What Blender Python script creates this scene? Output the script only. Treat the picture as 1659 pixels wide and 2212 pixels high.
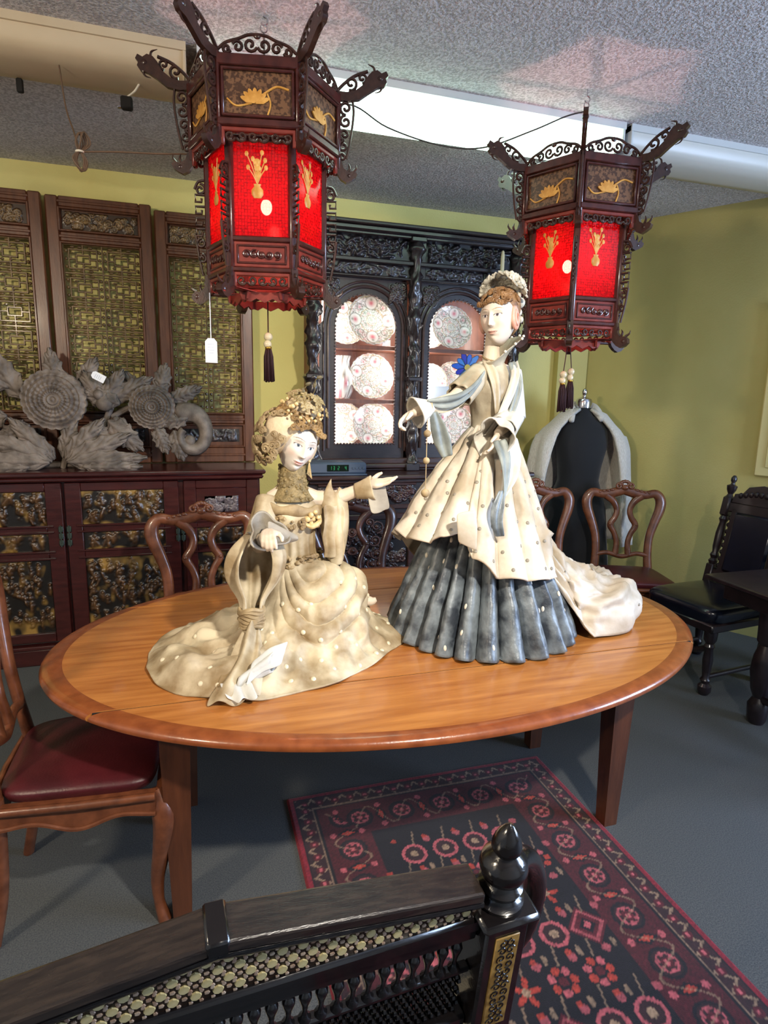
import bpy, bmesh, math, random
import numpy as np
from mathutils import Vector, Matrix

for _o in list(bpy.data.objects):
    bpy.data.objects.remove(_o, do_unlink=True)
SC = bpy.context.scene
COL = SC.collection
pi = math.pi
def rad(a): return a * pi / 180.0

# ------------------------------------------------------------------ camera
CAM_H, YAW, PITCH, ROLL, FPX = 1.60, rad(17.4), rad(10.7), rad(1.2), 1310.0
_f = Vector((math.sin(YAW) * math.cos(PITCH), math.cos(YAW) * math.cos(PITCH), -math.sin(PITCH)))
_r = Vector((math.cos(YAW), -math.sin(YAW), 0)); _u = _r.cross(_f)
_r2 = math.cos(ROLL) * _r + math.sin(ROLL) * _u; _u2 = -math.sin(ROLL) * _r + math.cos(ROLL) * _u
cd = bpy.data.cameras.new('camera'); cam = bpy.data.objects.new('camera', cd); COL.objects.link(cam)
cd.sensor_fit = 'VERTICAL'; cd.sensor_height = 36.0; cd.sensor_width = 27.0
cd.lens = FPX / 2212.0 * 36.0; cd.clip_start = 0.02; cd.clip_end = 60
cam.matrix_world = Matrix(((_r2.x, _u2.x, -_f.x, 0), (_r2.y, _u2.y, -_f.y, 0), (_r2.z, _u2.z, -_f.z, CAM_H), (0, 0, 0, 1)))
SC.camera = cam

# ------------------------------------------------------------------ world, lights, exposure
W = bpy.data.worlds.new('world'); SC.world = W; W.use_nodes = True
W.node_tree.nodes['Background'].inputs[0].default_value = (0.55, 0.68, 0.9, 1)
W.node_tree.nodes['Background'].inputs[1].default_value = 0.6
vs = SC.view_settings
vs.view_transform = 'Standard'; vs.look = 'None'; vs.gamma = 1.0; vs.use_curve_mapping = False
vs.exposure = 0.28
try:
    SC.cycles.max_bounces = 8; SC.cycles.diffuse_bounces = 3; SC.cycles.glossy_bounces = 3; SC.cycles.transparent_max_bounces = 10
except Exception:
    pass
def area(name, loc, target, size, energy, color, size_y=None, shape='RECTANGLE', spread=180):
    d = bpy.data.lights.new(name, 'AREA'); d.shape = shape; d.size = size
    if size_y: d.size_y = size_y
    d.energy = energy; d.color = color; d.spread = rad(spread)
    o = bpy.data.objects.new(name, d); COL.objects.link(o); o.location = loc
    o.rotation_euler = (Vector(target) - Vector(loc)).to_track_quat('-Z', 'Y').to_euler()
    return o
# daylight through the window of the right side wall
area('daylight', (4.72, 0.0, 1.62), (0.0, 1.4, 1.75), 1.7, 210, (0.52, 0.69, 1.0), 1.45)
# ceiling downlight above the viewer: the lamp that throws the table's shadow
area('downlight_glow', (1.0, -0.3, 2.74), (0.7, 2.05, 1.2), 0.16, 31, (1.0, 0.92, 0.80), shape='DISK', spread=84)
# warm bulkhead lamp at the left end of the room
area('warm_lamp_glow', (-1.9, 0.2, 2.42), (0.2, 3.6, 2.2), 0.30, 48, (1.0, 0.84, 0.62), shape='DISK')

# ------------------------------------------------------------------ numpy noise
_rng = np.random.RandomState(5); _tab = _rng.rand(64, 64, 64).astype(np.float32)
def vnoise(x, y=0.0, z=0.0):
    x, y, z = np.broadcast_arrays(np.asarray(x, float), np.asarray(y, float), np.asarray(z, float))
    xi, yi, zi = np.floor(x).astype(int), np.floor(y).astype(int), np.floor(z).astype(int)
    fx, fy, fz = x - xi, y - yi, z - zi
    fx, fy, fz = [t * t * (3 - 2 * t) for t in (fx, fy, fz)]
    def T(a, b, c): return _tab[(xi + a) % 64, (yi + b) % 64, (zi + c) % 64]
    def L(a, b, t): return a + (b - a) * t
    return L(L(L(T(0,0,0), T(1,0,0), fx), L(T(0,1,0), T(1,1,0), fx), fy), L(L(T(0,0,1), T(1,0,1), fx), L(T(0,1,1), T(1,1,1), fx), fy), fz) * 2 - 1
def fbm(x, y=0.0, z=0.0, o=3):
    s = 0; a = 1.0; k = 1.0
    for i in range(o):
        s = s + a * vnoise(np.asarray(x) * k + 7.3 * i, np.asarray(y) * k + 3.1 * i, np.asarray(z) * k + 1.7 * i); a *= .5; k *= 2
    return s
def G(x, s): return np.exp(-(np.asarray(x) / s) ** 2)

# ------------------------------------------------------------------ materials
_M = {}
def lin(c):
    return tuple(((v / 255.0) / 12.92 if v <= 10 else (((v / 255.0) + .055) / 1.055) ** 2.4) for v in c)
def mat(name, c1=(200, 200, 200), c2=None, rough=.5, metal=0.0, scale=8.0, stretch=(1, 1, 1), bump=0.0, bscale=60.0, attr=None,
        coat=0.0, sheen=0.0, detail=4.0, bdist=.01, spec=.5, lo=.35, hi=.65, emit=None, estr=0.0, bstretch=(1, 1, 1), coat_r=.08, alpha=1.0):
    if name in _M: return _M[name]
    m = bpy.data.materials.new(name); m.use_nodes = True; nt = m.node_tree; N = nt.nodes; L = nt.links
    b = N['Principled BSDF']
    b.inputs['Roughness'].default_value = rough; b.inputs['Metallic'].default_value = metal
    b.inputs['Specular IOR Level'].default_value = spec
    b.inputs['Coat Weight'].default_value = coat; b.inputs['Coat Roughness'].default_value = coat_r
    b.inputs['Sheen Weight'].default_value = sheen
    b.inputs['Base Color'].default_value = (*lin(c1), 1)
    tc = N.new('ShaderNodeTexCoord')
    out = None
    if attr:
        a = N.new('ShaderNodeAttribute'); a.attribute_name = attr; out = a.outputs['Color']
        L.new(out, b.inputs['Base Color'])
    if c2 is not None:
        mp = N.new('ShaderNodeMapping'); mp.inputs['Scale'].default_value = stretch; L.new(tc.outputs['Object'], mp.inputs[0])
        n = N.new('ShaderNodeTexNoise'); n.inputs['Scale'].default_value = scale; n.inputs['Detail'].default_value = detail
        L.new(mp.outputs[0], n.inputs['Vector'])
        r = N.new('ShaderNodeValToRGB'); L.new(n.outputs[0], r.inputs[0])
        r.color_ramp.elements[0].position = lo; r.color_ramp.elements[1].position = hi
        r.color_ramp.elements[0].color = (*lin(c1), 1); r.color_ramp.elements[1].color = (*lin(c2), 1)
        if attr:
            mx = N.new('ShaderNodeMixRGB'); mx.blend_type = 'MULTIPLY'; mx.inputs[0].default_value = 1
            L.new(out, mx.inputs[1]); L.new(r.outputs[0], mx.inputs[2]); L.new(mx.outputs[0], b.inputs['Base Color'])
        else:
            L.new(r.outputs[0], b.inputs['Base Color'])
    if bump:
        mp2 = N.new('ShaderNodeMapping'); mp2.inputs['Scale'].default_value = bstretch; L.new(tc.outputs['Object'], mp2.inputs[0])
        n2 = N.new('ShaderNodeTexNoise'); n2.inputs['Scale'].default_value = bscale; n2.inputs['Detail'].default_value = 3
        L.new(mp2.outputs[0], n2.inputs['Vector'])
        bp = N.new('ShaderNodeBump'); bp.inputs['Strength'].default_value = bump; bp.inputs['Distance'].default_value = bdist
        L.new(n2.outputs[0], bp.inputs['Height']); L.new(bp.outputs[0], b.inputs['Normal'])
    if emit:
        b.inputs['Emission Color'].default_value = (*lin(emit), 1); b.inputs['Emission Strength'].default_value = estr
    _M[name] = m
    return m

# ------------------------------------------------------------------ mesh builder
class MB:
    def __init__(s): s.v = []; s.f = []; s.m = []; s.c = None
    def add(s, v, f, mi=0, M=None):
        k = len(s.v)
        if M is not None: v = [M @ Vector(p) for p in v]
        s.v.extend([tuple(p) for p in v]); s.f.extend([tuple(i + k for i in q) for q in f]); s.m.extend([mi] * len(f)); return s
    def box(s, x0, x1, y0, y1, z0, z1, b=0.0, mi=0, M=None):
        if x1 < x0: x0, x1 = x1, x0
        if y1 < y0: y0, y1 = y1, y0
        if z1 < z0: z0, z1 = z1, z0
        b = min(b, (x1 - x0) * .45, (y1 - y0) * .45, (z1 - z0) * .45)
        if b <= 0:
            v = [(x, y, z) for x in (x0, x1) for y in (y0, y1) for z in (z0, z1)]
            f = [(0,1,3,2),(4,6,7,5),(0,4,5,1),(2,3,7,6),(0,2,6,4),(1,5,7,3)]
            return s.add(v, f, mi, M)
        X, Y, Z = (x0, x1), (y0, y1), (z0, z1); v = []; idx = {}
        for i in (0, 1):
            for j in (0, 1):
                for k in (0, 1):
                    sx, sy, sz = (1 - 2 * i) * b, (1 - 2 * j) * b, (1 - 2 * k) * b
                    for a, p in enumerate(((X[i], Y[j] + sy, Z[k] + sz), (X[i] + sx, Y[j], Z[k] + sz), (X[i] + sx, Y[j] + sy, Z[k]))):
                        idx[i, j, k, a] = len(v); v.append(p)
        I = idx; f = []
        def q(*t): f.append(tuple(I[x] for x in t))
        for i in (0, 1):
            t = [(i,0,0,0),(i,0,1,0),(i,1,1,0),(i,1,0,0)]; q(*(t if i == 0 else t[::-1]))
            t = [(0,i,0,1),(1,i,0,1),(1,i,1,1),(0,i,1,1)]; q(*(t if i == 0 else t[::-1]))
            t = [(0,0,i,2),(0,1,i,2),(1,1,i,2),(1,0,i,2)]; q(*(t if i == 0 else t[::-1]))
        for i in (0, 1):
            for j in (0, 1):
                t = [(i,j,0,0),(i,j,0,1),(i,j,1,1),(i,j,1,0)]; q(*(t if (i + j) % 2 else t[::-1]))
                t = [(i,0,j,0),(i,0,j,2),(i,1,j,2),(i,1,j,0)]; q(*(t if (i + j) % 2 == 0 else t[::-1]))
                t = [(0,i,j,1),(0,i,j,2),(1,i,j,2),(1,i,j,1)]; q(*(t if (i + j) % 2 else t[::-1]))
                for k in (0, 1):
                    t = [(i,j,k,0),(i,j,k,1),(i,j,k,2)]; q(*(t if (i + j + k) % 2 == 0 else t[::-1]))
        return s.add(v, f, mi, M)
    def tube(s, path, r, n=8, closed=False, mi=0, M=None, flat=1.0, up=None, caps=True):
        P = [Vector(p) for p in path]; m = len(P)
        R = [r] * m if isinstance(r, (int, float)) else list(r)
        if len(R) != m: R = list(np.interp(np.linspace(0, 1, m), np.linspace(0, 1, len(R)), R))
        R = [float(q) for q in R]; v = []; f = []; nrm = None
        for i in range(m):
            a = P[i - 1] if (i > 0 or closed) else P[i]; b = P[(i + 1) % m] if (i < m - 1 or closed) else P[i]
            t = (b - a)
            if t.length < 1e-9: t = Vector((0, 0, 1))
            t.normalize()
            if up is not None: nrm = Vector(up)
            elif nrm is None: nrm = Vector((0, 0, 1)) if abs(t.z) < .9 else Vector((1, 0, 0))
            nrm = nrm - t * nrm.dot(t)
            if nrm.length < 1e-6: nrm = t.orthogonal()
            nrm.normalize(); bi = t.cross(nrm)
            for k in range(n):
                an = 2 * pi * k / n
                v.append(P[i] + R[i] * (math.cos(an) * nrm * flat + math.sin(an) * bi))
        mm = m if closed else m - 1
        for i in range(mm):
            j = (i + 1) % m
            for k in range(n):
                k2 = (k + 1) % n
                f.append((i * n + k, i * n + k2, j * n + k2, j * n + k))
        if caps and not closed:
            f.append(tuple(range(n))[::-1]); f.append(tuple((m - 1) * n + k for k in range(n)))
        return s.add(v, f, mi, M)
    def lathe(s, prof, n=20, o=(0, 0, 0), M=None, mi=0, caps=True, sx=1.0, sy=1.0):
        v = []; f = []
        for (r, z) in prof:
            for k in range(n):
                a = 2 * pi * k / n; v.append((o[0] + sx * r * math.cos(a), o[1] + sy * r * math.sin(a), o[2] + z))
        for i in range(len(prof) - 1):
            for k in range(n):
                k2 = (k + 1) % n; f.append((i * n + k, i * n + k2, (i + 1) * n + k2, (i + 1) * n + k))
        if caps:
            if prof[0][0] > 1e-6: f.append(tuple(range(n))[::-1])
            if prof[-1][0] > 1e-6: f.append(tuple((len(prof) - 1) * n + k for k in range(n)))
        return s.add(v, f, mi, M)
    def ell(s, c, r, nu=12, nv=8, mi=0, M=None):
        if isinstance(r, (int, float)): r = (r, r, r)
        v = [(c[0], c[1], c[2] - r[2])]; f = []
        for j in range(1, nv):
            e = -pi / 2 + pi * j / nv
            for k in range(nu):
                a = 2 * pi * k / nu
                v.append((c[0] + r[0] * math.cos(e) * math.cos(a), c[1] + r[1] * math.cos(e) * math.sin(a), c[2] + r[2] * math.sin(e)))
        v.append((c[0], c[1], c[2] + r[2])); t = len(v) - 1
        for k in range(nu):
            k2 = (k + 1) % nu; f.append((0, 1 + k2, 1 + k)); f.append((t, 1 + (nv - 2) * nu + k, 1 + (nv - 2) * nu + k2))
        for j in range(nv - 2):
            for k in range(nu):
                k2 = (k + 1) % nu; f.append((1 + j * nu + k, 1 + j * nu + k2, 1 + (j + 1) * nu + k2, 1 + (j + 1) * nu + k))
        return s.add(v, f, mi, M)
    def grid(s, A, cu=False, cv=False, mi=0, M=None, flip=False):
        A = np.asarray(A); nu, nv = A.shape[:2]; f = []
        for i in range(nu if cu else nu - 1):
            i2 = (i + 1) % nu
            for j in range(nv if cv else nv - 1):
                j2 = (j + 1) % nv
                q = (i * nv + j, i2 * nv + j, i2 * nv + j2, i * nv + j2); f.append(q[::-1] if flip else q)
        return s.add(A.reshape(-1, 3).tolist(), f, mi, M)
    def prism(s, poly, y0, y1, mi=0, M=None):
        n = len(poly)
        v = [(p[0], y0, p[1]) for p in poly] + [(p[0], y1, p[1]) for p in poly]
        f = [tuple(range(n)), tuple(range(n, 2 * n))[::-1]] + [(i, i + n, (i + 1) % n + n, (i + 1) % n) for i in range(n)]
        return s.add(v, f, mi, M)
    def build(s, name, mats, parent=None, smooth=True, angle=42, loc=None, cols=None, sub=0, solid=0.0, fix=False):
        me = bpy.data.meshes.new(name); me.from_pydata(s.v, [], s.f)
        if fix:
            bm = bmesh.new(); bm.from_mesh(me); bmesh.ops.recalc_face_normals(bm, faces=bm.faces); bm.to_mesh(me); bm.free()
        for m in (mats if isinstance(mats, (list, tuple)) else [mats]): me.materials.append(m)
        if any(s.m): me.polygons.foreach_set('material_index', s.m)
        if smooth:
            me.polygons.foreach_set('use_smooth', [True] * len(me.polygons))
            if angle < 180: me.set_sharp_from_angle(angle=rad(angle))
        if cols is not None: setcol(me, cols)
        me.update()
        o = bpy.data.objects.new(name, me); COL.objects.link(o)
        if parent is not None: o.parent = parent
        if loc is not None: o.location = loc
        if solid:
            md = o.modifiers.new('thick', 'SOLIDIFY'); md.thickness = solid; md.offset = 0
        if sub:
            md = o.modifiers.new('sub', 'SUBSURF'); md.levels = sub; md.render_levels = sub
        return o
def setcol(me, cols):
    cols = np.asarray(cols, float).reshape(-1, 3)
    a = me.color_attributes.new('Col', 'FLOAT_COLOR', 'POINT')
    buf = np.ones((len(me.vertices), 4), np.float32); buf[:len(cols), :3] = cols
    a.data.foreach_set('color', buf.ravel())
def thing(name, label, cat, loc=(0, 0, 0), rz=0.0, group=None):
    o = bpy.data.objects.new(name, None); COL.objects.link(o); o.empty_display_size = .05
    o.location = loc; o.rotation_euler = (0, 0, rz); o['label'] = label; o['category'] = cat
    if group: o['group'] = group
    return o
def tag(o, label, cat, group=None):
    o['label'] = label; o['category'] = cat
    if group: o['group'] = group
    return o
def struct(o): o['kind'] = 'structure'; return o
def inst(o, parent, M=None, loc=None, rot=None, scale=None):
    c = o.copy(); COL.objects.link(c); c.parent = parent
    if M is not None: c.matrix_local = M
    if loc is not None: c.location = loc
    if rot is not None: c.rotation_euler = rot
    if scale is not None: c.scale = scale
    return c
def dup(root, loc, rz, label, parent=None):
    r = root.copy(); COL.objects.link(r); r.location = loc; r.rotation_euler = (0, 0, rz); r['label'] = label
    for ch in list(root.children):
        c = ch.copy(); COL.objects.link(c); c.parent = r
        for g in list(ch.children):
            d = g.copy(); COL.objects.link(d); d.parent = c
    return r
def cr(pts, n=8, closed=False):
    P = [np.array(p, float) for p in pts]; out = []; m = len(P)
    for i in range(m if closed else m - 1):
        p0 = P[(i - 1) % m] if (closed or i > 0) else 2 * P[0] - P[1]; p1 = P[i]; p2 = P[(i + 1) % m]
        p3 = P[(i + 2) % m] if (closed or i < m - 2) else 2 * P[-1] - P[-2]
        for k in range(n):
            t = k / n
            out.append(.5 * ((2 * p1) + (-p0 + p2) * t + (2 * p0 - 5 * p1 + 4 * p2 - p3) * t * t + (-p0 + 3 * p1 - 3 * p2 + p3) * t ** 3))
    if not closed: out.append(P[-1])
    return out
def spiral(cx, cz, r0, r1, a0, turns, n=18, y=0.0):
    return [(cx + (r0 + (r1 - r0) * t / n) * math.cos(a0 + 2 * pi * turns * t / n), y, cz + (r0 + (r1 - r0) * t / n) * math.sin(a0 + 2 * pi * turns * t / n)) for t in range(n + 1)]
def remesh(mb, name, m, parent, vox, smooth_it=6):
    o = mb.build('tmp_' + name, m)
    md = o.modifiers.new('r', 'REMESH'); md.mode = 'VOXEL'; md.voxel_size = vox; md.use_smooth_shade = True
    md = o.modifiers.new('s', 'SMOOTH'); md.iterations = smooth_it; md.factor = .5
    dg = bpy.context.evaluated_depsgraph_get(); me = bpy.data.meshes.new_from_object(o.evaluated_get(dg)); me.name = name
    bpy.data.objects.remove(o, do_unlink=True)
    if not me.materials: me.materials.append(m)
    q = bpy.data.objects.new(name, me); COL.objects.link(q); q.parent = parent
    me.polygons.foreach_set('use_smooth', [True] * len(me.polygons))
    return q
# ------------------------------------------------------------------ shared materials
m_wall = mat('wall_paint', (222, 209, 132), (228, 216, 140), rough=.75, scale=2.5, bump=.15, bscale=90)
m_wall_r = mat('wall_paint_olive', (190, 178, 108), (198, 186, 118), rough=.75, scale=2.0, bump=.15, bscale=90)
m_cream = mat('cream_wall', (226, 220, 206), (232, 226, 214), rough=.75, scale=2)
m_ceil = mat('popcorn_plaster', (176, 172, 172), (216, 212, 212), rough=.9, scale=95, detail=2, bump=1.0, bscale=95, bdist=.012, lo=.4, hi=.6)
m_floor = mat('grey_floor', (64, 68, 71), (92, 94, 94), rough=.7, scale=240, detail=2, bump=.2, bscale=300)
m_dark = mat('dark_hole', (14, 12, 12), rough=.8)
m_white = mat('white_enamel', (222, 216, 200), rough=.45)
m_paper = mat('white_card', (238, 238, 240), rough=.8)
m_chrome = mat('chrome', (200, 200, 205), rough=.18, metal=1.0)
m_brass = mat('brass', (190, 150, 70), rough=.3, metal=1.0)
m_iron = mat('grey_metal', (120, 118, 112), rough=.4, metal=.8)
def wood(name, c1, c2, rough=.35, stretch=(1.2, 9, 9), scale=5.0, coat=.3, bump=.12, **k):
    return mat(name, c1, c2, rough=rough, stretch=stretch, scale=scale, coat=coat, bump=bump, bscale=26, bstretch=stretch, bdist=.004, lo=.3, hi=.7, **k)

# ------------------------------------------------------------------ room shell
YB = 4.30; ZC = 2.91; CX, CY = 2.98, 4.30; RX, RY = 4.60, 1.494; XL = -2.6; YF = -2.6
mb = MB(); mb.box(XL - .1, 5.2, YF - .1, YB + .1, -.1, 0); o = struct(mb.build('floor', m_floor, smooth=False)); o['label'] = 'grey speckled floor'
mb = MB(); mb.box(XL - .1, 5.2, YF - .1, YB + .1, ZC, ZC + .1); struct(mb.build('ceiling', m_ceil, smooth=False))
mb = MB(); mb.box(XL - .1, CX + .3, YB, YB + .1, 0, ZC); struct(mb.build('wall_back', m_wall, smooth=False))
mb = MB(); mb.box(XL - .1, XL, YF, YB, 0, ZC); struct(mb.build('wall_left', m_cream, smooth=False))
mb = MB(); mb.box(XL - .1, 5.2, YF - .1, YF, 0, ZC); struct(mb.build('wall_front', m_cream, smooth=False))
mb = MB()
d = Vector((RX - CX, RY - CY, 0)); dl = d.length; dn = d.normalized(); nn = Vector((-dn.y, dn.x, 0))
if nn.x < 0: nn = -nn
RWM = Matrix(((dn.x, nn.x, 0, CX), (dn.y, nn.y, 0, CY), (0, 0, 1, 0), (0, 0, 0, 1)))
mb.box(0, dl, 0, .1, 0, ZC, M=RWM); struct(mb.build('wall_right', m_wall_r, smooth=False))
# side wall with the window that lets the daylight in
mb = MB(); wy0, wy1, wz0, wz1 = -.9, .9, .9, 2.36
mb.box(RX, RX + .1, YF, wy0, 0, ZC); mb.box(RX, RX + .1, wy1, RY + .05, 0, ZC); mb.box(RX, RX + .1, wy0, wy1, 0, wz0); mb.box(RX, RX + .1, wy0, wy1, wz1, ZC)
struct(mb.build('wall_side', m_cream, smooth=False))
wn = bpy.data.objects.new('window_1', None); COL.objects.link(wn); struct(wn)
mb = MB(); t = .05
mb.box(RX - .02, RX + .06, wy0, wy1, wz0, wz0 + t); mb.box(RX - .02, RX + .06, wy0, wy1, wz1 - t, wz1)
mb.box(RX - .02, RX + .06, wy0, wy0 + t, wz0, wz1); mb.box(RX - .02, RX + .06, wy1 - t, wy1, wz0, wz1); mb.box(RX, RX + .04, -.025, .025, wz0, wz1)
mb.build('window_frame', m_white, wn, smooth=False)
# shallow pilaster in the corner, pale panel on the oblique wall
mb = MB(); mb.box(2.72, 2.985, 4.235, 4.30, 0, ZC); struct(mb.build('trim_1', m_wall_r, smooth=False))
m_pale = mat('pale_panel', (228, 214, 150), rough=.6)
mb = MB(); mb.box(1.30, 2.3, -.03, 0, 1.13, 2.25, b=.008, M=RWM); mb.box(1.36, 2.24, -.036, -.028, 1.19, 2.19, b=.004, M=RWM); struct(mb.build('trim_2', m_pale))
# downlight housings (off the picture)
def downlight(name, label, loc, r):
    t = thing(name, label, 'ceiling lamp', loc)
    mb = MB(); mb.lathe([(r * 1.25, ZC - loc[2]), (r * 1.3, .03), (r * 1.15, .0), (r * 1.05, .012), (r * 1.05, .02)], 24); mb.build('housing', m_white, t)
downlight('ceiling_downlight', 'round white ceiling downlight above the viewer', (1.0, -.3, 2.742), .1)
downlight('ceiling_bulkhead', 'round white bulkhead lamp on the ceiling at the far left', (-1.9, .2, 2.50), .16)
# ------------------------------------------------------------------ fluorescent fixtures in a row on the ceiling
m_fix = mat('beige_enamel', (196, 178, 150), (206, 190, 162), rough=.5, scale=3)
m_fixw = mat('pale_enamel', (205, 208, 206), rough=.5)
m_tube = mat('lit_diffuser', (240, 255, 246), rough=.5, emit=(214, 255, 232), estr=4.6)
m_tubeoff = mat('diffuser_off', (206, 205, 196), rough=.4)
def fixture(x0, x1, label, lit, body, diff):
    t = thing('fluorescent_fixture', label, 'light fixture', (x0, 2.87, ZC), group='fluorescent ceiling fixtures in one row')
    L = x1 - x0
    mb = MB(); mb.prism([(-.165, 0), (.165, 0), (.165, -.03), (-.165, -.03)], 0, L, M=Matrix(((0, 1, 0, 0), (1, 0, 0, 0), (0, 0, 1, 0), (0, 0, 0, 1))))
    mb.build('housing', body, t, smooth=False, fix=True)
    mb = MB(); pr = [(-.155, -.03), (-.15, -.075), (-.125, -.10), (-.06, -.112), (.06, -.112), (.125, -.10), (.15, -.075), (.155, -.03)]
    mb.prism(pr, .012, L - .012, M=Matrix(((0, 1, 0, 0), (1, 0, 0, 0), (0, 0, 1, 0), (0, 0, 0, 1))))
    mb.build('diffuser', diff, t, angle=60, fix=True)
    for xx in (0.0, L - .014):
        mb = MB(); mb.box(xx, xx + .014, -.162, .162, -.118, -.0, b=.004); mb.build('end_cap', body, t)
    return t
fixture(-2.5, .02, 'long beige unlit fluorescent fixture on the ceiling beside the nearer lantern', False, m_fix, m_fix)
fixture(.06, 2.02, 'lit fluorescent fixture glowing greenish white between the two lanterns', True, m_fixw, m_tube)
fixture(2.05, 3.95, 'pale unlit fluorescent fixture beyond the farther lantern', False, m_fixw, m_tubeoff)
# ------------------------------------------------------------------ oval table
TX, TY, TA, TB, TZ = .733, 2.165, 1.25, .815, .72
m_honey = wood('honey_oak', (158, 92, 40), (196, 130, 66), rough=.30, stretch=(.8, 9, 9), scale=4.0, coat=.35, detail=8)
m_band = wood('crossband_mahogany', (122, 62, 30), (150, 82, 42), rough=.28, stretch=(4, 4, 4), scale=6, coat=.4)
m_tleg = wood('table_leg_wood', (66, 34, 18), (92, 50, 28), rough=.4, stretch=(9, 9, 1.2), scale=4)
table = thing('oval_table', 'large oval honey oak drop-leaf table with a dark crossbanded rim', 'table', (TX, TY, 0))
def ellipse_top():
    bm = bmesh.new(); n = 160
    prof = [(.0, TZ), (.35, TZ), (.7, TZ), (.945, TZ), (.9455, TZ), (.976, TZ), (.984, TZ - .003), (.9885, TZ - .0045), (.992, TZ - .006), (.998, TZ - .012), (1.0, TZ - .019), (.998, TZ - .026), (.99, TZ - .031), (.975, TZ - .033), (.5, TZ - .033), (0, TZ - .033)]
    rings = []
    for (k, z) in prof:
        if k == 0: rings.append([bm.verts.new((0, 0, z))]); continue
        e = 1.0
        rings.append([bm.verts.new((TA * k * math.cos(2 * pi * i / n), TB * k * math.sin(2 * pi * i / n), z)) for i in range(n)])
    for a in range(len(rings) - 1):
        A, B = rings[a], rings[a + 1]
        for i in range(n):
            j = (i + 1) % n
            if len(A) == 1: f = bm.faces.new((A[0], B[i], B[j]))
            elif len(B) == 1: f = bm.faces.new((A[j], A[i], B[0]))
            else: f = bm.faces.new((A[i], B[i], B[j], A[j]))
            f.material_index = 1 if 3 <= a <= 12 else 0
            f.smooth = 5 <= a <= 12
    bmesh.ops.recalc_face_normals(bm, faces=bm.faces)
    return bm
G1, G2 = 1.722 - TY, 2.60 - TY
for (lo_, hi_) in ((None, G1 - .004), (G1 + .004, G2 - .003), (G2 + .003, None)):
    bm = ellipse_top()
    for (val, nrm) in ((lo_, (0, -1, 0)), (hi_, (0, 1, 0))):
        if val is None: continue
        g = bmesh.ops.bisect_plane(bm, geom=bm.verts[:] + bm.edges[:] + bm.faces[:], plane_co=(0, val, 0), plane_no=nrm, clear_outer=True)
        ed = [e for e in bm.edges if e.is_boundary]
        bmesh.ops.holes_fill(bm, edges=ed, sides=0)
    me = bpy.data.meshes.new('table_leaf'); bm.to_mesh(me); bm.free(); me.materials.append(m_honey); me.materials.append(m_band)
    me.set_sharp_from_angle(angle=rad(35))
    o = bpy.data.objects.new('table_leaf', me); COL.objects.link(o); o.parent = table
for gy in (G1, G2):  # dark filler strips added so the open leaf gaps read as dark seams
    hw = TA * math.sqrt(1 - (gy / TB) ** 2) * .985; mb = MB(); mb.box(-hw, hw, gy - .0032, gy + .0032, TZ - .028, TZ - .0025); mb.build('dark_gap_filler', m_dark, table, smooth=False)
lx0, lx1, ly0, ly1 = -.82, .74, 1.735 - TY, 2.28 - TY
mb = MB()
for (x, y) in ((lx0, ly0), (lx1, ly0), (lx0 + .02, ly1), (lx1, ly1)):
    l = MB(); h0, h1 = .042, .027
    v = [(x + sx * h1, y + sy * h1, 0) for sx, sy in ((-1, -1), (1, -1), (1, 1), (-1, 1))] + [(x + sx * h0, y + sy * h0, .58) for sx, sy in ((-1, -1), (1, -1), (1, 1), (-1, 1))] + [(x + sx * h0, y + sy * h0, .686) for sx, sy in ((-1, -1), (1, -1), (1, 1), (-1, 1))]
    f = [(3, 2, 1, 0)] + [(4 * a + i, 4 * a + (i + 1) % 4, 4 * a + 4 + (i + 1) % 4, 4 * a + 4 + i) for a in (0, 1) for i in range(4)] + [(8, 9, 10, 11)]
    l.add(v, f); l.build('leg', m_tleg, table, smooth=False)
mb.box(lx0, lx1, ly0 - .012, ly0 + .012, .59, .686, b=.002); mb.box(lx0, lx1, ly1 - .012, ly1 + .012, .59, .686, b=.002)
mb.box(lx0 - .012, lx0 + .012, ly0, ly1, .59, .686, b=.002); mb.box(lx1 - .012, lx1 + .012, ly0, ly1, .59, .686, b=.002)
mb.build('apron', m_tleg, table, smooth=False)

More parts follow.
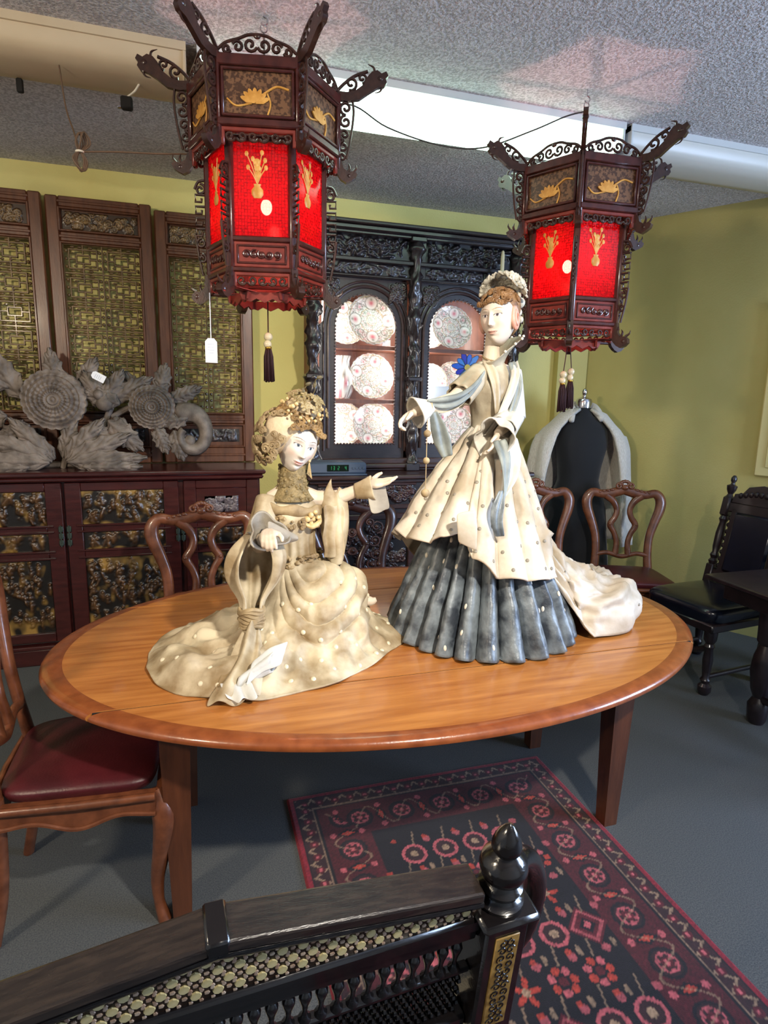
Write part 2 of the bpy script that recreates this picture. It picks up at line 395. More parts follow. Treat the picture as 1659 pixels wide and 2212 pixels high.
# ------------------------------------------------------------------ carved relief panels (x-z plane, facing -y)
def relief(w, h, seed, dens=14, depth=.012, nx=None, ny=None, style='fig', lo=(20, 16, 14), hi=(96, 66, 38), gold=(176, 138, 70)):
    nx = nx or max(24, int(w / .0045)); ny = ny or max(16, int(h / .0045))
    nx, ny = min(nx, 110), min(ny, 110)
    R = np.random.RandomState(seed)
    U, V = np.meshgrid(np.linspace(0, w, nx), np.linspace(0, h, ny), indexing='ij'); H = np.zeros_like(U)
    n = int(dens)
    for k in range(n):
        cx, cy = R.uniform(.03 * w, .97 * w), R.uniform(.12 * h, .9 * h)
        if style == 'fig':
            s1, s2, a = R.uniform(.006, .014), R.uniform(.012, .035), R.uniform(-.6, .6)
        else:
            s1, s2, a = R.uniform(.005, .010), R.uniform(.012, .03), R.uniform(0, pi)
        x, y = U - cx, V - cy; xr, yr = x * math.cos(a) + y * math.sin(a), -x * math.sin(a) + y * math.cos(a)
        if style == 'scroll':
            rr = np.sqrt(x * x + y * y); th = np.arctan2(y, x); R0 = R.uniform(.014, .03)
            H = np.maximum(H, G(((rr / R0 * 2.0 - th / (2 * pi)) % 1.0) - .5, .22) * (rr < R0) * R.uniform(.6, 1))
        else:
            H = np.maximum(H, G(np.sqrt((xr / s1) ** 2 + (yr / s2) ** 2), 1.0) * R.uniform(.5, 1))
            if style == 'fig': H = np.maximum(H, G(np.hypot(x, y - s2 * 1.1), .007) * 1.05)
    H = H + .22 * fbm(U * 70 + seed, V * 70, o=2) * (H > .05)
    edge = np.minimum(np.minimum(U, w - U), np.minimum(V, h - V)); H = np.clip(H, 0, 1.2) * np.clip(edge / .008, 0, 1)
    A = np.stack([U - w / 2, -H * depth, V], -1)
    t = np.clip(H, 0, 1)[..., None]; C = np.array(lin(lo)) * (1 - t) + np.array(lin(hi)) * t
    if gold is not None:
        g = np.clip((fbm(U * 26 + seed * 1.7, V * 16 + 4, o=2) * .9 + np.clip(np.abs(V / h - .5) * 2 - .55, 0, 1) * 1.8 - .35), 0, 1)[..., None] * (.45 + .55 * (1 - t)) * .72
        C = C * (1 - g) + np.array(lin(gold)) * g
    mb = MB(); mb.grid(A); return mb, C.reshape(-1, 3)
m_carv_gold = mat('black_gold_carving', attr='Col', rough=.33, spec=.6)
m_carv = mat('carved_wood', attr='Col', rough=.38, spec=.5, coat=.2)
def add_relief(name, parent, x0, x1, z0, z1, y, seed, m, **k):
    mb, C = relief(x1 - x0, z1 - z0, seed, **k)
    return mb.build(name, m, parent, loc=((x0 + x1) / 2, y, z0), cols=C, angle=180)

# ------------------------------------------------------------------ sideboard
m_rose = wood('rosewood_lacquer', (46, 14, 14), (66, 24, 22), rough=.28, stretch=(1.5, 8, 8), coat=.4)
m_hinge = mat('dull_hinge', (70, 82, 76), rough=.5, metal=.7)
sb = thing('sideboard', 'long dark red lacquered sideboard with black and gold carved door panels', 'sideboard', (0, 0, 0))
SX0, SX1, SYF, SYB = -2.0, .38, 3.80, 4.16
mb = MB(); mb.box(SX0, SX1, SYF + .03, SYB, .0, 1.09, b=.004); mb.build('body', m_rose, sb)
mb = MB(); mb.box(SX0 - .02, SX1 + .03, SYF - .045, SYB + .02, 1.122, 1.15, b=.008); mb.build('top', m_rose, sb)
mb = MB(); mb.box(SX0 - .01, SX1 + .018, SYF - .03, SYB, 1.092, 1.12, b=.010); mb.build('moulding', m_rose, sb)
mb = MB(); mb.box(SX0, SX1, SYF - .012, SYF + .05, .0, .10, b=.006); mb.box(SX0, SX1, SYF - .02, SYF + .04, .10, .125, b=.006); mb.build('plinth', m_rose, sb)
def sb_door(x0, x1, seed, kind=0):
    y = SYF; d = bpy.data.objects.new('door', None); COL.objects.link(d); d.parent = sb; d.location = ((x0 + x1) / 2, y, .14)
    w2 = (x1 - x0) / 2; H = .945; st = .085 if kind == 0 else .07
    mb = MB()
    mb.box(-w2, -w2 + st, -.002, .03, 0, H, b=.004); mb.box(w2 - st, w2, -.002, .03, 0, H, b=.004)
    levels = [(0, .055), (.50, .55), (.655, .70), (.895, H)]
    for a, b in levels: mb.box(-w2 + st, w2 - st, .0, .03, a, b, b=.004)
    for z in (.505, .545, .66, .695): mb.box(-w2 + st * .6, w2 - st * .6, -.010, .0, z - .006, z + .006, b=.003)
    mb.build('frame', m_rose, d)
    def pan(z0, z1, s, dens, **k):
        o = add_relief('carved_panel', d, -w2 + st, w2 - st, z0, z1, .012, s, m_carv_gold, dens=dens, **k); o.location.y = .014
    if kind == 0:
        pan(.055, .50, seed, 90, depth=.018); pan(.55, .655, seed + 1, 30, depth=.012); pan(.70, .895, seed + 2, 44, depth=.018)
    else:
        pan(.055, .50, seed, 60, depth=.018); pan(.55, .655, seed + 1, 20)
        mb = MB(); mb.box(-w2 + st, w2 - st, .006, .02, .70, .895, b=.003); mb.build('panel_board', m_rose, d)
        o = add_relief('medallion', d, -.10, .10, .745, .845, 0, seed + 5, m_carv, dens=30, depth=.008, style='scroll', lo=(52, 44, 50), hi=(120, 108, 110), gold=None); o.location.y = .006
    return d
for i, (a, b) in enumerate(((-1.98, -1.37), (-1.352, -.737), (-.722, -.105))):
    sb_door(a, b, 11 + 7 * i)
sb_door(-.075, .365, 40, 1)
for x in (-.765, -.722, -.128, -.098, .35, .372):
    mb = MB()
    for z in (.72, .76, .80): mb.box(x, x + .024, SYF - .012, SYF - .001, z, z + .034, b=.003)
    mb.tube([(x + .012, SYF - .012, .715), (x + .012, SYF - .012, .84)], .004, 6); mb.build('hinge', m_hinge, sb)
# ------------------------------------------------------------------ carved screens standing on it
m_scr = wood('brown_screen_wood', (76, 40, 24), (106, 62, 38), rough=.35, stretch=(8, 8, 1.2), coat=.3)
m_lat = wood('lattice_wood', (84, 62, 36), (124, 96, 58), rough=.42, stretch=(3, 3, 3), coat=.1)
def lattice(w, h):
    mb = MB(); cols, rows = 2, 6; tw, th = w / cols, h / rows; t = .0040
    def bar(x0, z0, x1, z1, y=.011, k=1.0):
        mb.box(min(x0, x1) - t * k, max(x0, x1) + t * k, -y, y, min(z0, z1) - t * k, max(z0, z1) + t * k, b=.002)
    R = random.Random(3)
    for i in range(cols + 1): bar(i * tw - w / 2, 0, i * tw - w / 2, h)
    for j in range(rows + 1): bar(-w / 2, j * th, w / 2, j * th)
    for i in range(cols):
        for j in range(rows):
            cx, cz = (i + .5) * tw - w / 2, (j + .5) * th
            for kx, kz in ((.36, .33), (.17, .14)):
                a, b = tw * kx, th * kz
                bar(cx - a, cz - b, cx + a, cz - b); bar(cx - a, cz + b, cx + a, cz + b); bar(cx - a, cz - b, cx - a, cz + b); bar(cx + a, cz - b, cx + a, cz + b)
            for sx in (-1, 1):
                bar(cx + sx * tw * .17, cz, cx + sx * tw * .36, cz); bar(cx, cz + sx * th * .14, cx, cz + sx * th * .5)
                for dz in (-.27, .0, .27):
                    mb.ell((cx + sx * tw * .43, -.002, cz + th * dz), (tw * .045, .011, .009), 8, 5)
                for dx in (-.3, -.08, .18):
                    mb.ell((cx + tw * dx + .01 * R.random(), -.003, cz + sx * th * .41), (.015, .011, .0065), 8, 5)
                    if R.random() < .7: mb.ell((cx + tw * (dx + .1), -.003, cz + sx * th * .235), (.012, .010, .0055), 8, 5)
    return mb
_latm = None
def screen(x0, x1, zt, label, y=4.215):
    global _latm
    z0 = 1.151; t = thing('carved_screen', label, 'screen', ((x0 + x1) / 2, y, z0), group='carved wooden screens on the sideboard')
    w2 = (x1 - x0) / 2; H = zt - z0; st = .07
    mb = MB()
    mb.box(-w2, -w2 + st, -.022, .022, 0, H, b=.008); mb.build('stile', m_scr, t)
    mb = MB(); mb.box(w2 - st, w2, -.022, .022, 0, H, b=.008); mb.build('stile', m_scr, t)
    for (a, b, nm) in ((0, .10, 'rail'), (.255, .315, 'rail'), (H - .25, H - .195, 'rail'), (H - .06, H, 'rail')):
        mb = MB(); mb.box(-w2 + st, w2 - st, -.02, .02, a, b, b=.006); mb.box(-w2 + st * .9, w2 - st * .9, -.026, -.018, (a + b) / 2 - .008, (a + b) / 2 + .008, b=.004); mb.build(nm, m_scr, t)
    mb = MB()
    for (a, b) in ((.315, H - .25), (H - .195, H - .06), (.10, .255)):
        for s in (-1, 1):
            mb.box(s * (w2 - st) - .007, s * (w2 - st) + .007, -.03, -.014, a, b, b=.004)
        mb.box(-w2 + st, w2 - st, -.028, -.014, a, a + .012, b=.004); mb.box(-w2 + st, w2 - st, -.028, -.014, b - .012, b, b=.004)
    mb.build('beading', m_scr, t)
    for (za, zb) in ((H - .195, H - .06), (.10, .255)):
        mb = MB(); mb.box(-w2 + st, w2 - st, .002, .014, za, zb); mb.build('panel_board', m_scr, t)
    add_relief('carved_panel', t, -w2 + st + .012, w2 - st - .012, H - .178, H - .077, 0, int(abs(x0) * 100) + 3, m_carv, dens=46, depth=.016, style='scroll', lo=(54, 34, 20), hi=(146, 116, 74), gold=None)
    add_relief('carved_panel', t, -w2 + st + .03, w2 - st - .03, .135, .22, 0, int(abs(x0) * 100) + 4, m_carv, dens=40, depth=.014, style='leaf', lo=(26, 20, 20), hi=(96, 84, 84), gold=None)
    lw, lh = 2 * (w2 - st) - .014, H - .25 - .315 - .02
    if _latm is None: _latm = lattice(.43, .84).build('lattice', m_lat, t, smooth=False); o = _latm
    else: o = inst(_latm, t)
    o.location = (0, .004, .325); o.scale = (lw / .43, 1, lh / .84)
    return t
screen(-1.385, -.802, 2.725, 'brown wooden lattice screen leaf at the far left, cut by the picture edge')
screen(-.783, -.205, 2.715, 'brown wooden lattice screen leaf behind the big carved sunflower')
screen(-.190, .388, 2.69, 'brown wooden lattice screen leaf ending beside the bare yellow wall')
# ------------------------------------------------------------------ sunflower wood carving
m_grey = mat('weathered_carving', (86, 76, 68), (128, 115, 104), rough=.6, scale=16, stretch=(1, 1, 1), bump=.35, bscale=120, bdist=.004)
cv = thing('sunflower_carving', 'grey-brown wood carving of sunflowers and lobed leaves standing on the sideboard', 'carving', (0, 4.0, 1.151))
def flower(cx, cz, R, y0, name='flower_head'):
    nr, na = 26, 96; rr = np.linspace(0, 1, nr); th = np.linspace(0, 2 * pi, na, endpoint=False)
    T, Q = np.meshgrid(th, rr, indexing='ij')
    h = .055 * np.sqrt(np.clip(1 - (Q * .96) ** 2, 0, 1)) + .006 * np.cos(Q * 2 * pi * 7) + .004 * np.sin(T * 24 + np.floor(Q * 7) * 1.3) * (Q > .25)
    rad_ = R * Q * (1 + .045 * np.abs(np.sin(T * 12)) * (Q > .9) * 1.0)
    A = np.stack([cx + rad_ * np.cos(T), y0 - h, cz + rad_ * np.sin(T)], -1)
    B = np.stack([cx + rad_[:, -1] * np.cos(th), np.full(na, y0 + .03), cz + rad_[:, -1] * np.sin(th)], -1)[:, None, :]
    mb = MB(); mb.grid(np.concatenate([A, B], 1), cu=True, flip=True); mb.build(name, m_grey, cv, angle=60, fix=True)
def leaf(bx, bz, L, ang, wid, y0=0.0, tilt=.35, lobes=4, curl=.3, name='leaf'):
    nu, nv = 17, 40; U, V = np.meshgrid(np.linspace(-1, 1, nu), np.linspace(0, 1, nv), indexing='ij')
    saw = (V * lobes) % 1.0; w = wid * (np.sin(pi * np.clip(V, 0, 1) ** .75) ** .7 + .03) * (.70 + .30 * np.abs(np.sin(pi * V * lobes)) ** .55)
    x = V * L + .012 * np.abs(U) * np.sin(V * pi * lobes * 2); z = U * w
    y = -tilt * L * np.sin(V * pi * .85) * .22 + np.abs(U) ** 1.2 * .012 - .010 * G(U, .13) * (1 - .5 * V) - .0030 * np.cos((V - .30 * np.abs(U)) * 2 * pi * lobes * 1.5) * (np.abs(U) > .1) + curl * V * V * .06
    ca, sa = math.cos(ang), math.sin(ang)
    A = np.stack([bx + x * ca - z * sa, y0 + y, bz + x * sa + z * ca], -1)
    mb = MB(); mb.grid(A); mb.build(name, m_grey, cv, angle=180, solid=.016)
cz0 = 1.151
flower(-.762, 1.548 - cz0, .165, -.06); flower(-.238, 1.515 - cz0, .128, -.04)
LV = [(-.70, .045, .40, rad(3), .052, -.13), (-.71, .05, .36, rad(24), .055, -.11), (-.72, .06, .30, rad(47), .05, -.09), (-.74, .07, .24, rad(72), .042, -.06), (-.80, .045, .42, rad(177), .052, -.13), (-.79, .05, .36, rad(156), .055, -.11), (-.78, .06, .30, rad(133), .05, -.09), (-.62, .02, .30, rad(-1), .04, -.15), (-.9, .02, .3, rad(181), .04, -.15),
      (-.62, .24, .20, rad(-20), .05, -.06), (-.9, .25, .18, rad(205), .05, -.06), (-.52, .36, .24, rad(60), .05, -.03), (-.50, .36, .22, rad(118), .06, -.03), (-.47, .40, .26, rad(30), .05, -.02), (-.45, .30, .22, rad(-62), .05, -.06), (-.48, .28, .24, rad(-45), .06, -.07), (-.42, .38, .2, rad(160), .05, -.05),
      (-.2, .44, .18, rad(75), .05, .0), (-.14, .40, .2, rad(25), .045, -.0), (-.12, .22, .18, rad(-75), .05, -.05), (-.22, .24, .16, rad(-70), .045, -.05), (-.04, .30, .17, rad(190), .05, -.05), (-1.0, .46, .24, rad(150), .06, -.02), (-.93, .40, .3, rad(120), .06, -.01), (-1.02, .30, .22, rad(190), .06, -.03), (-.98, .16, .25, rad(200), .06, -.04),
      (-.75, .46, .22, rad(100), .05, .03), (-.64, .46, .2, rad(62), .05, .03), (-.3, .42, .18, rad(125), .045, .02), (-1.15, .2, .3, rad(150), .07, -.04), (-1.1, .05, .35, rad(170), .07, -.1)]
for a in LV: leaf(a[0], a[1], a[2] * 1.06, a[3], a[4] * 1.12, a[5])
mb = MB()
for p in ([(-.75, -.02, .0), (-.72, -.03, .12), (-.74, -.02, .25)], [(-.7, -.02, .02), (-.55, -.01, .18), (-.47, -.01, .36)], [(-.47, .0, .3), (-.36, .0, .36), (-.25, .0, .38)]):
    mb.tube(cr(p, 6), .018, 8)
mb.build('stem', m_grey, cv)
mb = MB(); mb.ell((-.50, -.05, .38), (.05, .035, .045)); mb.ell((-.53, -.06, .43), (.03, .025, .03)); mb.build('bud', m_grey, cv)
mb = MB()
nu = 30; U, V = np.meshgrid(np.linspace(0, 1, nu), np.linspace(-1, 1, 9), indexing='ij')
an = rad(125) - U * 2 * pi * .95; rr = .115 - .075 * U ** 1.5 + V * .048 * (1 - .7 * U)
A = np.stack([-.03 + rr * np.cos(an), -.03 - .03 * (1 - V ** 2) - .02 * U, .20 + 1.2 * rr * np.sin(an)], -1); mb.grid(A); mb.build('curled_leaf', m_grey, cv, angle=180, solid=.016)
mb = MB(); mb.ell((-.03, -.04, .16), (.035, .03, .035)); mb.build('bud', m_grey, cv)
mb = MB(); mb.box(-1.4, -.36, -.02, .08, 0, .03, b=.01); mb.build('base', m_grey, cv)
# ------------------------------------------------------------------ china cabinet
m_blk = wood('blackened_oak', (26, 20, 24), (44, 34, 36), rough=.34, stretch=(2, 8, 8), coat=.3)
m_blk2 = wood('dark_oak_rail', (44, 28, 28), (66, 44, 42), rough=.32, stretch=(2, 8, 8), coat=.3)
m_inner = wood('cabinet_back_wood', (96, 52, 36), (122, 70, 48), rough=.5, stretch=(8, 8, 1.5), coat=.1)
def glass_mat(name, tint, k=.93, rough=.03):
    m = bpy.data.materials.new(name); m.use_nodes = True; nt = m.node_tree; nt.nodes.clear(); L = nt.links
    o = nt.nodes.new('ShaderNodeOutputMaterial'); mx = nt.nodes.new('ShaderNodeMixShader'); t = nt.nodes.new('ShaderNodeBsdfTransparent'); g = nt.nodes.new('ShaderNodeBsdfGlossy')
    t.inputs[0].default_value = (*tint, 1); g.inputs['Roughness'].default_value = rough; mx.inputs[0].default_value = 1 - k
    L.new(t.outputs[0], mx.inputs[1]); L.new(g.outputs[0], mx.inputs[2]); L.new(mx.outputs[0], o.inputs[0]); return m
m_glass = glass_mat('door_glass', (.98, .98, .98))
cab = thing('china_cabinet', 'tall carved black oak china cabinet with two arched glass doors', 'cabinet', (0, 0, 0))
KX0, KX1 = .68, 2.24; KB = 4.28
# base
mb = MB(); mb.box(KX0, KX1, 3.80, KB, 0, 1.075, b=.004); mb.build('base', m_blk, cab)
mb = MB(); mb.box(KX0 - .02, KX1 + .03, 3.72, KB, 1.075, 1.105, b=.008); mb.box(KX0, KX1, 3.77, 3.82, 1.045, 1.075, b=.008); mb.build('counter', m_blk2, cab)
mb = MB(); mb.box(KX0 - .01, KX1 + .01, 3.775, 3.82, 0, .09, b=.008); mb.build('plinth', m_blk, cab)
for i, (a, b) in enumerate(((.74, 1.41), (1.50, 2.18))):
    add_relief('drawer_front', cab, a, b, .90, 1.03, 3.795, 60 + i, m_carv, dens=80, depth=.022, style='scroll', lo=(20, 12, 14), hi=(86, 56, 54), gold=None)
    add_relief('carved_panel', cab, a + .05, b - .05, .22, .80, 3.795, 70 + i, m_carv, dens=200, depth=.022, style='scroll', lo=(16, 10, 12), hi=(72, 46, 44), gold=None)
    mb = MB()
    for (x0, x1, z0, z1) in ((a, b, .80, .84), (a, b, .18, .22), (a, a + .05, .18, .84), (b - .05, b, .18, .84), (a, b, .87, .90), (a, b, 1.028, 1.045)): mb.box(x0, x1, 3.775, 3.80, z0, z1, b=.006)
    mb.build('door_frame', m_blk2, cab)
# hutch carcase
yf = 4.0
mb = MB(); mb.box(KX0 + .06, KX1 - .06, KB - .012, KB, 1.105, 2.62); mb.build('back_board', m_inner, cab, smooth=False)
for (x, nm) in ((KX0 + .06, 'side_board'), (KX1 - .075, 'side_board'), (1.425, 'divider')):
    mb = MB(); mb.box(x, x + .015, yf + .02, KB - .012, 1.105, 2.62); mb.build(nm, m_inner, cab, smooth=False)
for z in (1.26, 1.585, 1.94):
    for (a, b) in ((KX0 + .075, 1.425), (1.44, KX1 - .075)):
        mb = MB(); mb.box(a, b, yf + .03, KB - .012, z - .03, z, b=.003); mb.build('shelf', m_inner, cab)
mb = MB(); mb.box(KX0 + .03, KX1 - .03, 3.96, KB, 1.105, 1.19, b=.006); mb.box(KX0 + .05, KX1 - .05, 3.93, 3.97, 1.12, 1.16, b=.012); mb.build('bottom_rail', m_blk2, cab)
def arch_frame(name, x0, x1, z0, z1, a0, a1, b0, spring, y0, y1, m, parent):
    r = (a1 - a0) / 2; cx = (a0 + a1) / 2; I = [(a0, b0), (a0, (b0 + spring) / 2)]
    n = 22
    I += [(cx - r * math.cos(pi * k / n), spring + r * math.sin(pi * k / n)) for k in range(n + 1)] + [(a1, (b0 + spring) / 2), (a1, b0)]
    O = []
    for (x, z) in I:
        if z <= spring + 1e-6 and x < cx: O.append((x0, z if z > b0 else z0))
        elif z <= spring + 1e-6: O.append((x1, z if z > b0 else z0))
        else:
            dx, dz = x - cx, z - spring; t = min((x1 - cx) / max(abs(dx), 1e-6), (z1 - spring) / max(dz, 1e-6)); O.append((cx + dx * t, spring + dz * t))
    m_ = len(I); v = [(p[0], y0, p[1]) for p in I] + [(p[0], y0, p[1]) for p in O] + [(p[0], y1, p[1]) for p in I]
    f = [(i, i + 1, m_ + i + 1, m_ + i) for i in range(m_ - 1)] + [(i, 2 * m_ + i, 2 * m_ + i + 1, i + 1) for i in range(m_ - 1)]
    f += [(0, m_, 2 * m_ - 1, m_ - 1), (0, m_ - 1, 3 * m_ - 1, 2 * m_)]
    mb = MB(); mb.add(v, f); mb.build(name, m, parent, angle=40, fix=True)
    return I
for i, (a0, a1, x0, x1) in enumerate(((.895, 1.315, .79, 1.385), (1.55, 1.975, 1.48, 2.13))):
    d = bpy.data.objects.new('door', None); COL.objects.link(d); d.parent = cab
    I = arch_frame('door_frame', x0, x1, 1.19, 2.36, a0, a1, 1.285, 2.05, yf, yf + .03, m_blk, d)
    cx = (a0 + a1) / 2
    mb = MB(); mb.add([(p[0], yf + .018, p[1]) for p in I], [tuple(range(len(I)))]); mb.build('glass_pane', m_glass, d, smooth=False)
    P = [(p[0], yf - .004, p[1]) for p in I]
    for (off, rr) in ((.045, .011), (.075, .008)):
        Q = []
        for (x, y, z) in P:
            if z > 2.05: dx, dz = x - cx, z - 2.05; l = math.hypot(dx, dz); Q.append((x + dx / l * off, y, z + dz / l * off))
            else: Q.append((x + (-off if x < cx else off), y, z - (off * .6 if z < 1.3 else 0)))
        mb = MB(); mb.tube(Q, rr, 8); mb.build('arch_moulding', m_blk2, d)
    mb = MB(); dense = []
    for k in range(len(P) - 1):
        a, b = Vector(P[k]), Vector(P[k + 1]); n = max(1, int((b - a).length / .021))
        dense += [a.lerp(b, t / n) for t in range(n)]
    n = int((a1 - a0) / .021); dense += [Vector((a1 + (a0 - a1) * t / n, yf - .004, 1.285)) for t in range(n)]
    for p in dense: mb.ell((p.x, p.y + .008, p.z), .0095, 6, 4)
    o = mb.build('beading', m_blk2, d); o['kind'] = 'stuff'
    for s in (-1, 1):
        c0 = x0 + .005 if s < 0 else x1 - .135
        add_relief('spandrel', d, c0, c0 + .13, 2.20, 2.345, yf - .002, 90 + i * 2 + s, m_carv, dens=22, depth=.02, style='scroll', lo=(26, 18, 20), hi=(74, 56, 56), gold=None)
# frieze, cornice
mb = MB(); mb.box(KX0 + .04, KX1 - .04, 3.975, KB, 2.36, 2.62, b=.004); mb.build('frieze', m_blk, cab)
for i, (a, b) in enumerate(((.80, 1.37), (1.50, 2.12))):
    add_relief('frieze_carving', cab, a, b, 2.475, 2.605, 3.972, 120 + i, m_carv, dens=90, depth=.03, style='leaf', lo=(14, 12, 16), hi=(62, 52, 58), gold=None)
    add_relief('frieze_carving', cab, a, b, 2.375, 2.445, 3.972, 130 + i, m_carv, dens=70, depth=.016, style='leaf', lo=(22, 18, 22), hi=(70, 60, 66), gold=None)
mb = MB()
for (y, z0, z1) in ((3.945, 2.445, 2.475), (3.93, 2.605, 2.63), (3.90, 2.625, 2.655), (3.88, 2.655, 2.68)): mb.box(KX0 - (4.0 - y) * .5, KX1 + (4.0 - y) * .5, y, KB, z0, z1, b=.007)
mb.box(KX0 + .04, KX1 - .04, 3.955, 3.99, 2.355, 2.372, b=.006)
mb.build('cornice', m_blk, cab)
def column(x, y, w, seed):
    n, k = 22, 90; Z = np.linspace(1.15, 2.60, k); T = np.linspace(0, 2 * pi, n, endpoint=False); TT, ZZ = np.meshgrid(T, Z, indexing='ij')
    R = w * (.72 + .28 * np.sin((ZZ - 1.15) * 13 + seed) ** 2) + .016 * fbm(np.cos(TT) * 2.2 + seed, np.sin(TT) * 2.2, ZZ * 26, o=3)
    for zc in (1.17, 1.72, 2.12, 2.55): R = R + w * .38 * G(ZZ - zc, .016)
    mb = MB(); mb.grid(np.stack([x + R * np.cos(TT), y + R * np.sin(TT), ZZ], -1), cu=True); mb.build('carved_column', m_blk, cab, angle=180, fix=True)
    for (e, za, zb) in ((1.2, 1.105, 1.16), (1.25, 2.59, 2.622), (1.15, 1.71, 1.74)):
        mb = MB(); mb.box(x - w * e, x + w * e, y - w * e, y + w, za, zb, b=.006); mb.build('column_block', m_blk, cab)
column(.745, 3.965, .048, 1.0); column(1.43, 3.965, .042, 2.2); column(2.175, 3.965, .048, 3.1)
# added strip lights, hidden behind the door stiles, that brighten the plates
m_fill_strip = mat('fill_strip', (255, 250, 238), emit=(255, 244, 226), estr=3.0)
for (x, tx) in ((.82, 1.2), (1.36, 1.05), (1.51, 1.85), (2.06, 1.7)):
    o = area('fill_strip_light', (x, yf + .05, 1.74), (tx, KB + .05, 1.74), .05, 6.0, (1.0, .96, .90), .95)
    o.parent = cab
    mb = MB(); mb.tube([(x, yf + .038, 1.28), (x, yf + .038, 2.22)], .006, 8); mb.build('fill_strip_tube', m_fill_strip, cab)
# ------------------------------------------------------------------ china
m_china = mat('painted_china', attr='Col', rough=.16, coat=.3, spec=.6)
def plate_mesh(R=.15, var=0):
    nr, na = 30, 120; q = np.linspace(0, 1, nr); T, Q = np.meshgrid(np.linspace(0, 2 * pi, na, endpoint=False), q, indexing='ij')
    y = -(.006 + .018 * np.clip((Q - .55) / .45, 0, 1) ** 1.3)
    sc = R * Q * (1 + .012 * np.cos(T * 24) * (Q > .9))
    A = np.stack([sc * np.cos(T), y, sc * np.sin(T)], -1)
    base = np.array(lin((236, 230, 222))); pink = np.array(lin((206, 96, 112))); grey = np.array(lin((128, 116, 104))); gold = np.array(lin((190, 160, 104))); green = np.array(lin((110, 122, 96)))
    C = np.ones(A.shape) * base
    def mixc(mk, c, a=.8):
        nonlocal C
        mk = np.clip(mk, 0, 1)[..., None] * a; C = C * (1 - mk) + c * mk
    fine = fbm(np.cos(T) * Q * 16 + var * 5, np.sin(T) * Q * 16, o=2)
    mixc((np.abs(fine) < .20) * (Q > .2), grey, .8); mixc((fine > .55), pink, .5); mixc((fine < -.6), green, .6)
    for rr in (.2, .48, .93): mixc(G(Q - rr, .018), gold, .7)
    X, Y = Q * np.cos(T), Q * np.sin(T)
    n = 4
    for k in range(n):
        a = 2 * pi * k / n + var * .6; cx, cy = .68 * math.cos(a), .68 * math.sin(a); d = np.hypot(X - cx, (Y - cy))
        mixc(d < .24, base, .95); mixc(G(d - .25, .02), grey, .9); mixc(G(d, .11), pink, .95); mixc(G(np.hypot(X - cx * 1.2, Y - cy * 1.2), .05), green, .9)
        a2 = a + pi / 4; d2 = np.hypot(X - .7 * math.cos(a2), Y - .7 * math.sin(a2)); mixc(G(d2 - .12, .02), grey, .8); mixc(G(d2, .05), pink, .6)
    mixc(G(np.hypot(X, Y), .08), green, .5); mixc(G(np.hypot(X, Y) - .13, .02), grey, .6)
    B = A[:, ::-1].copy(); B[..., 1] += .006
    mb = MB(); mb.grid(np.concatenate([A, B], 1), cu=True); 
    return mb, np.concatenate([C, np.ones(C.shape) * base], 1).reshape(-1, 3)
_pl = []
for v in range(2):
    mb, C = plate_mesh(var=v); o = mb.build('plate_proto', m_china, cols=C, angle=180, fix=True); _pl.append(o.data); bpy.data.objects.remove(o, do_unlink=True)
GP = 'painted china plates in the cabinet'
def plate(x, shelf, r, label, var=0, y=4.13, tilt=.22, rot=0.0):
    o = bpy.data.objects.new('china_plate', _pl[var]); COL.objects.link(o); k = r / .15
    o.rotation_mode = 'XYZ'
    o.matrix_world = Matrix.Translation((x, y, shelf + r * math.cos(tilt) + .002)) @ Matrix.Rotation(-tilt, 4, 'X') @ Matrix.Rotation(rot, 4, 'Y') @ Matrix.Scale(k, 4)
    return tag(o, label, 'plate', GP)
plate(1.165, 1.94, .168, 'large china plate on the top shelf behind the left cabinet door', 0, 4.09)
plate(1.0, 1.94, .15, 'china plate on the top shelf, half hidden by the large plate behind the left door', 1, 4.17, rot=.5)
plate(1.170, 1.585, .155, 'round china plate with double rim on the middle shelf behind the left door', 1, 4.10, rot=.9)
plate(1.185, 1.26, .15, 'china plate with pink roses on the bottom shelf behind the left door', 0, 4.09, rot=.4)
plate(.985, 1.26, .155, 'china plate on the bottom shelf at the left column, overlapped by the rose plate', 1, 4.17)
plate(1.745, 1.94, .15, 'china plate on the top shelf behind the right cabinet door', 0, 4.09, rot=.25)
plate(1.60, 1.94, .14, 'smaller china plate on the top shelf of the right side, partly hidden', 1, 4.17)
plate(1.62, 1.585, .13, 'china plate on the middle shelf of the right side, near the carved centre column', 1, 4.13, rot=.7)
plate(1.80, 1.585, .14, 'china plate on the middle shelf of the right side, above the standing figurine arm', 0, 4.15, rot=.2)
plate(1.80, 1.26, .15, 'china plate on the bottom shelf of the right side, beyond the hanging sleeve', 0, 4.10, rot=.6)
plate(1.62, 1.26, .13, 'china plate on the bottom shelf of the right side, almost hidden by the pointing arm', 1, 4.17)
jug = thing('china_jug', 'patterned china jug on the middle shelf at the left column', 'jug', (.975, 4.13, 1.586))
prof = [(.05, 0), (.055, .01), (.075, .05), (.085, .10), (.075, .16), (.055, .21), (.05, .25), (.06, .285), (.055, .285), (.045, .25)]
Zs = []; na = 40
mb = MB(); mb.lathe(prof, na, caps=True)
P = np.array(mb.v); t = fbm(np.arctan2(P[:, 1], P[:, 0]) * 6, P[:, 2] * 60, o=2); C = np.ones((len(P), 3)) * np.array(lin((234, 228, 220)))
C[np.abs(t) < .2] = lin((140, 128, 116)); C[t > .55] = lin((206, 120, 130)); mb.build('body', m_china, jug, cols=C, angle=180)
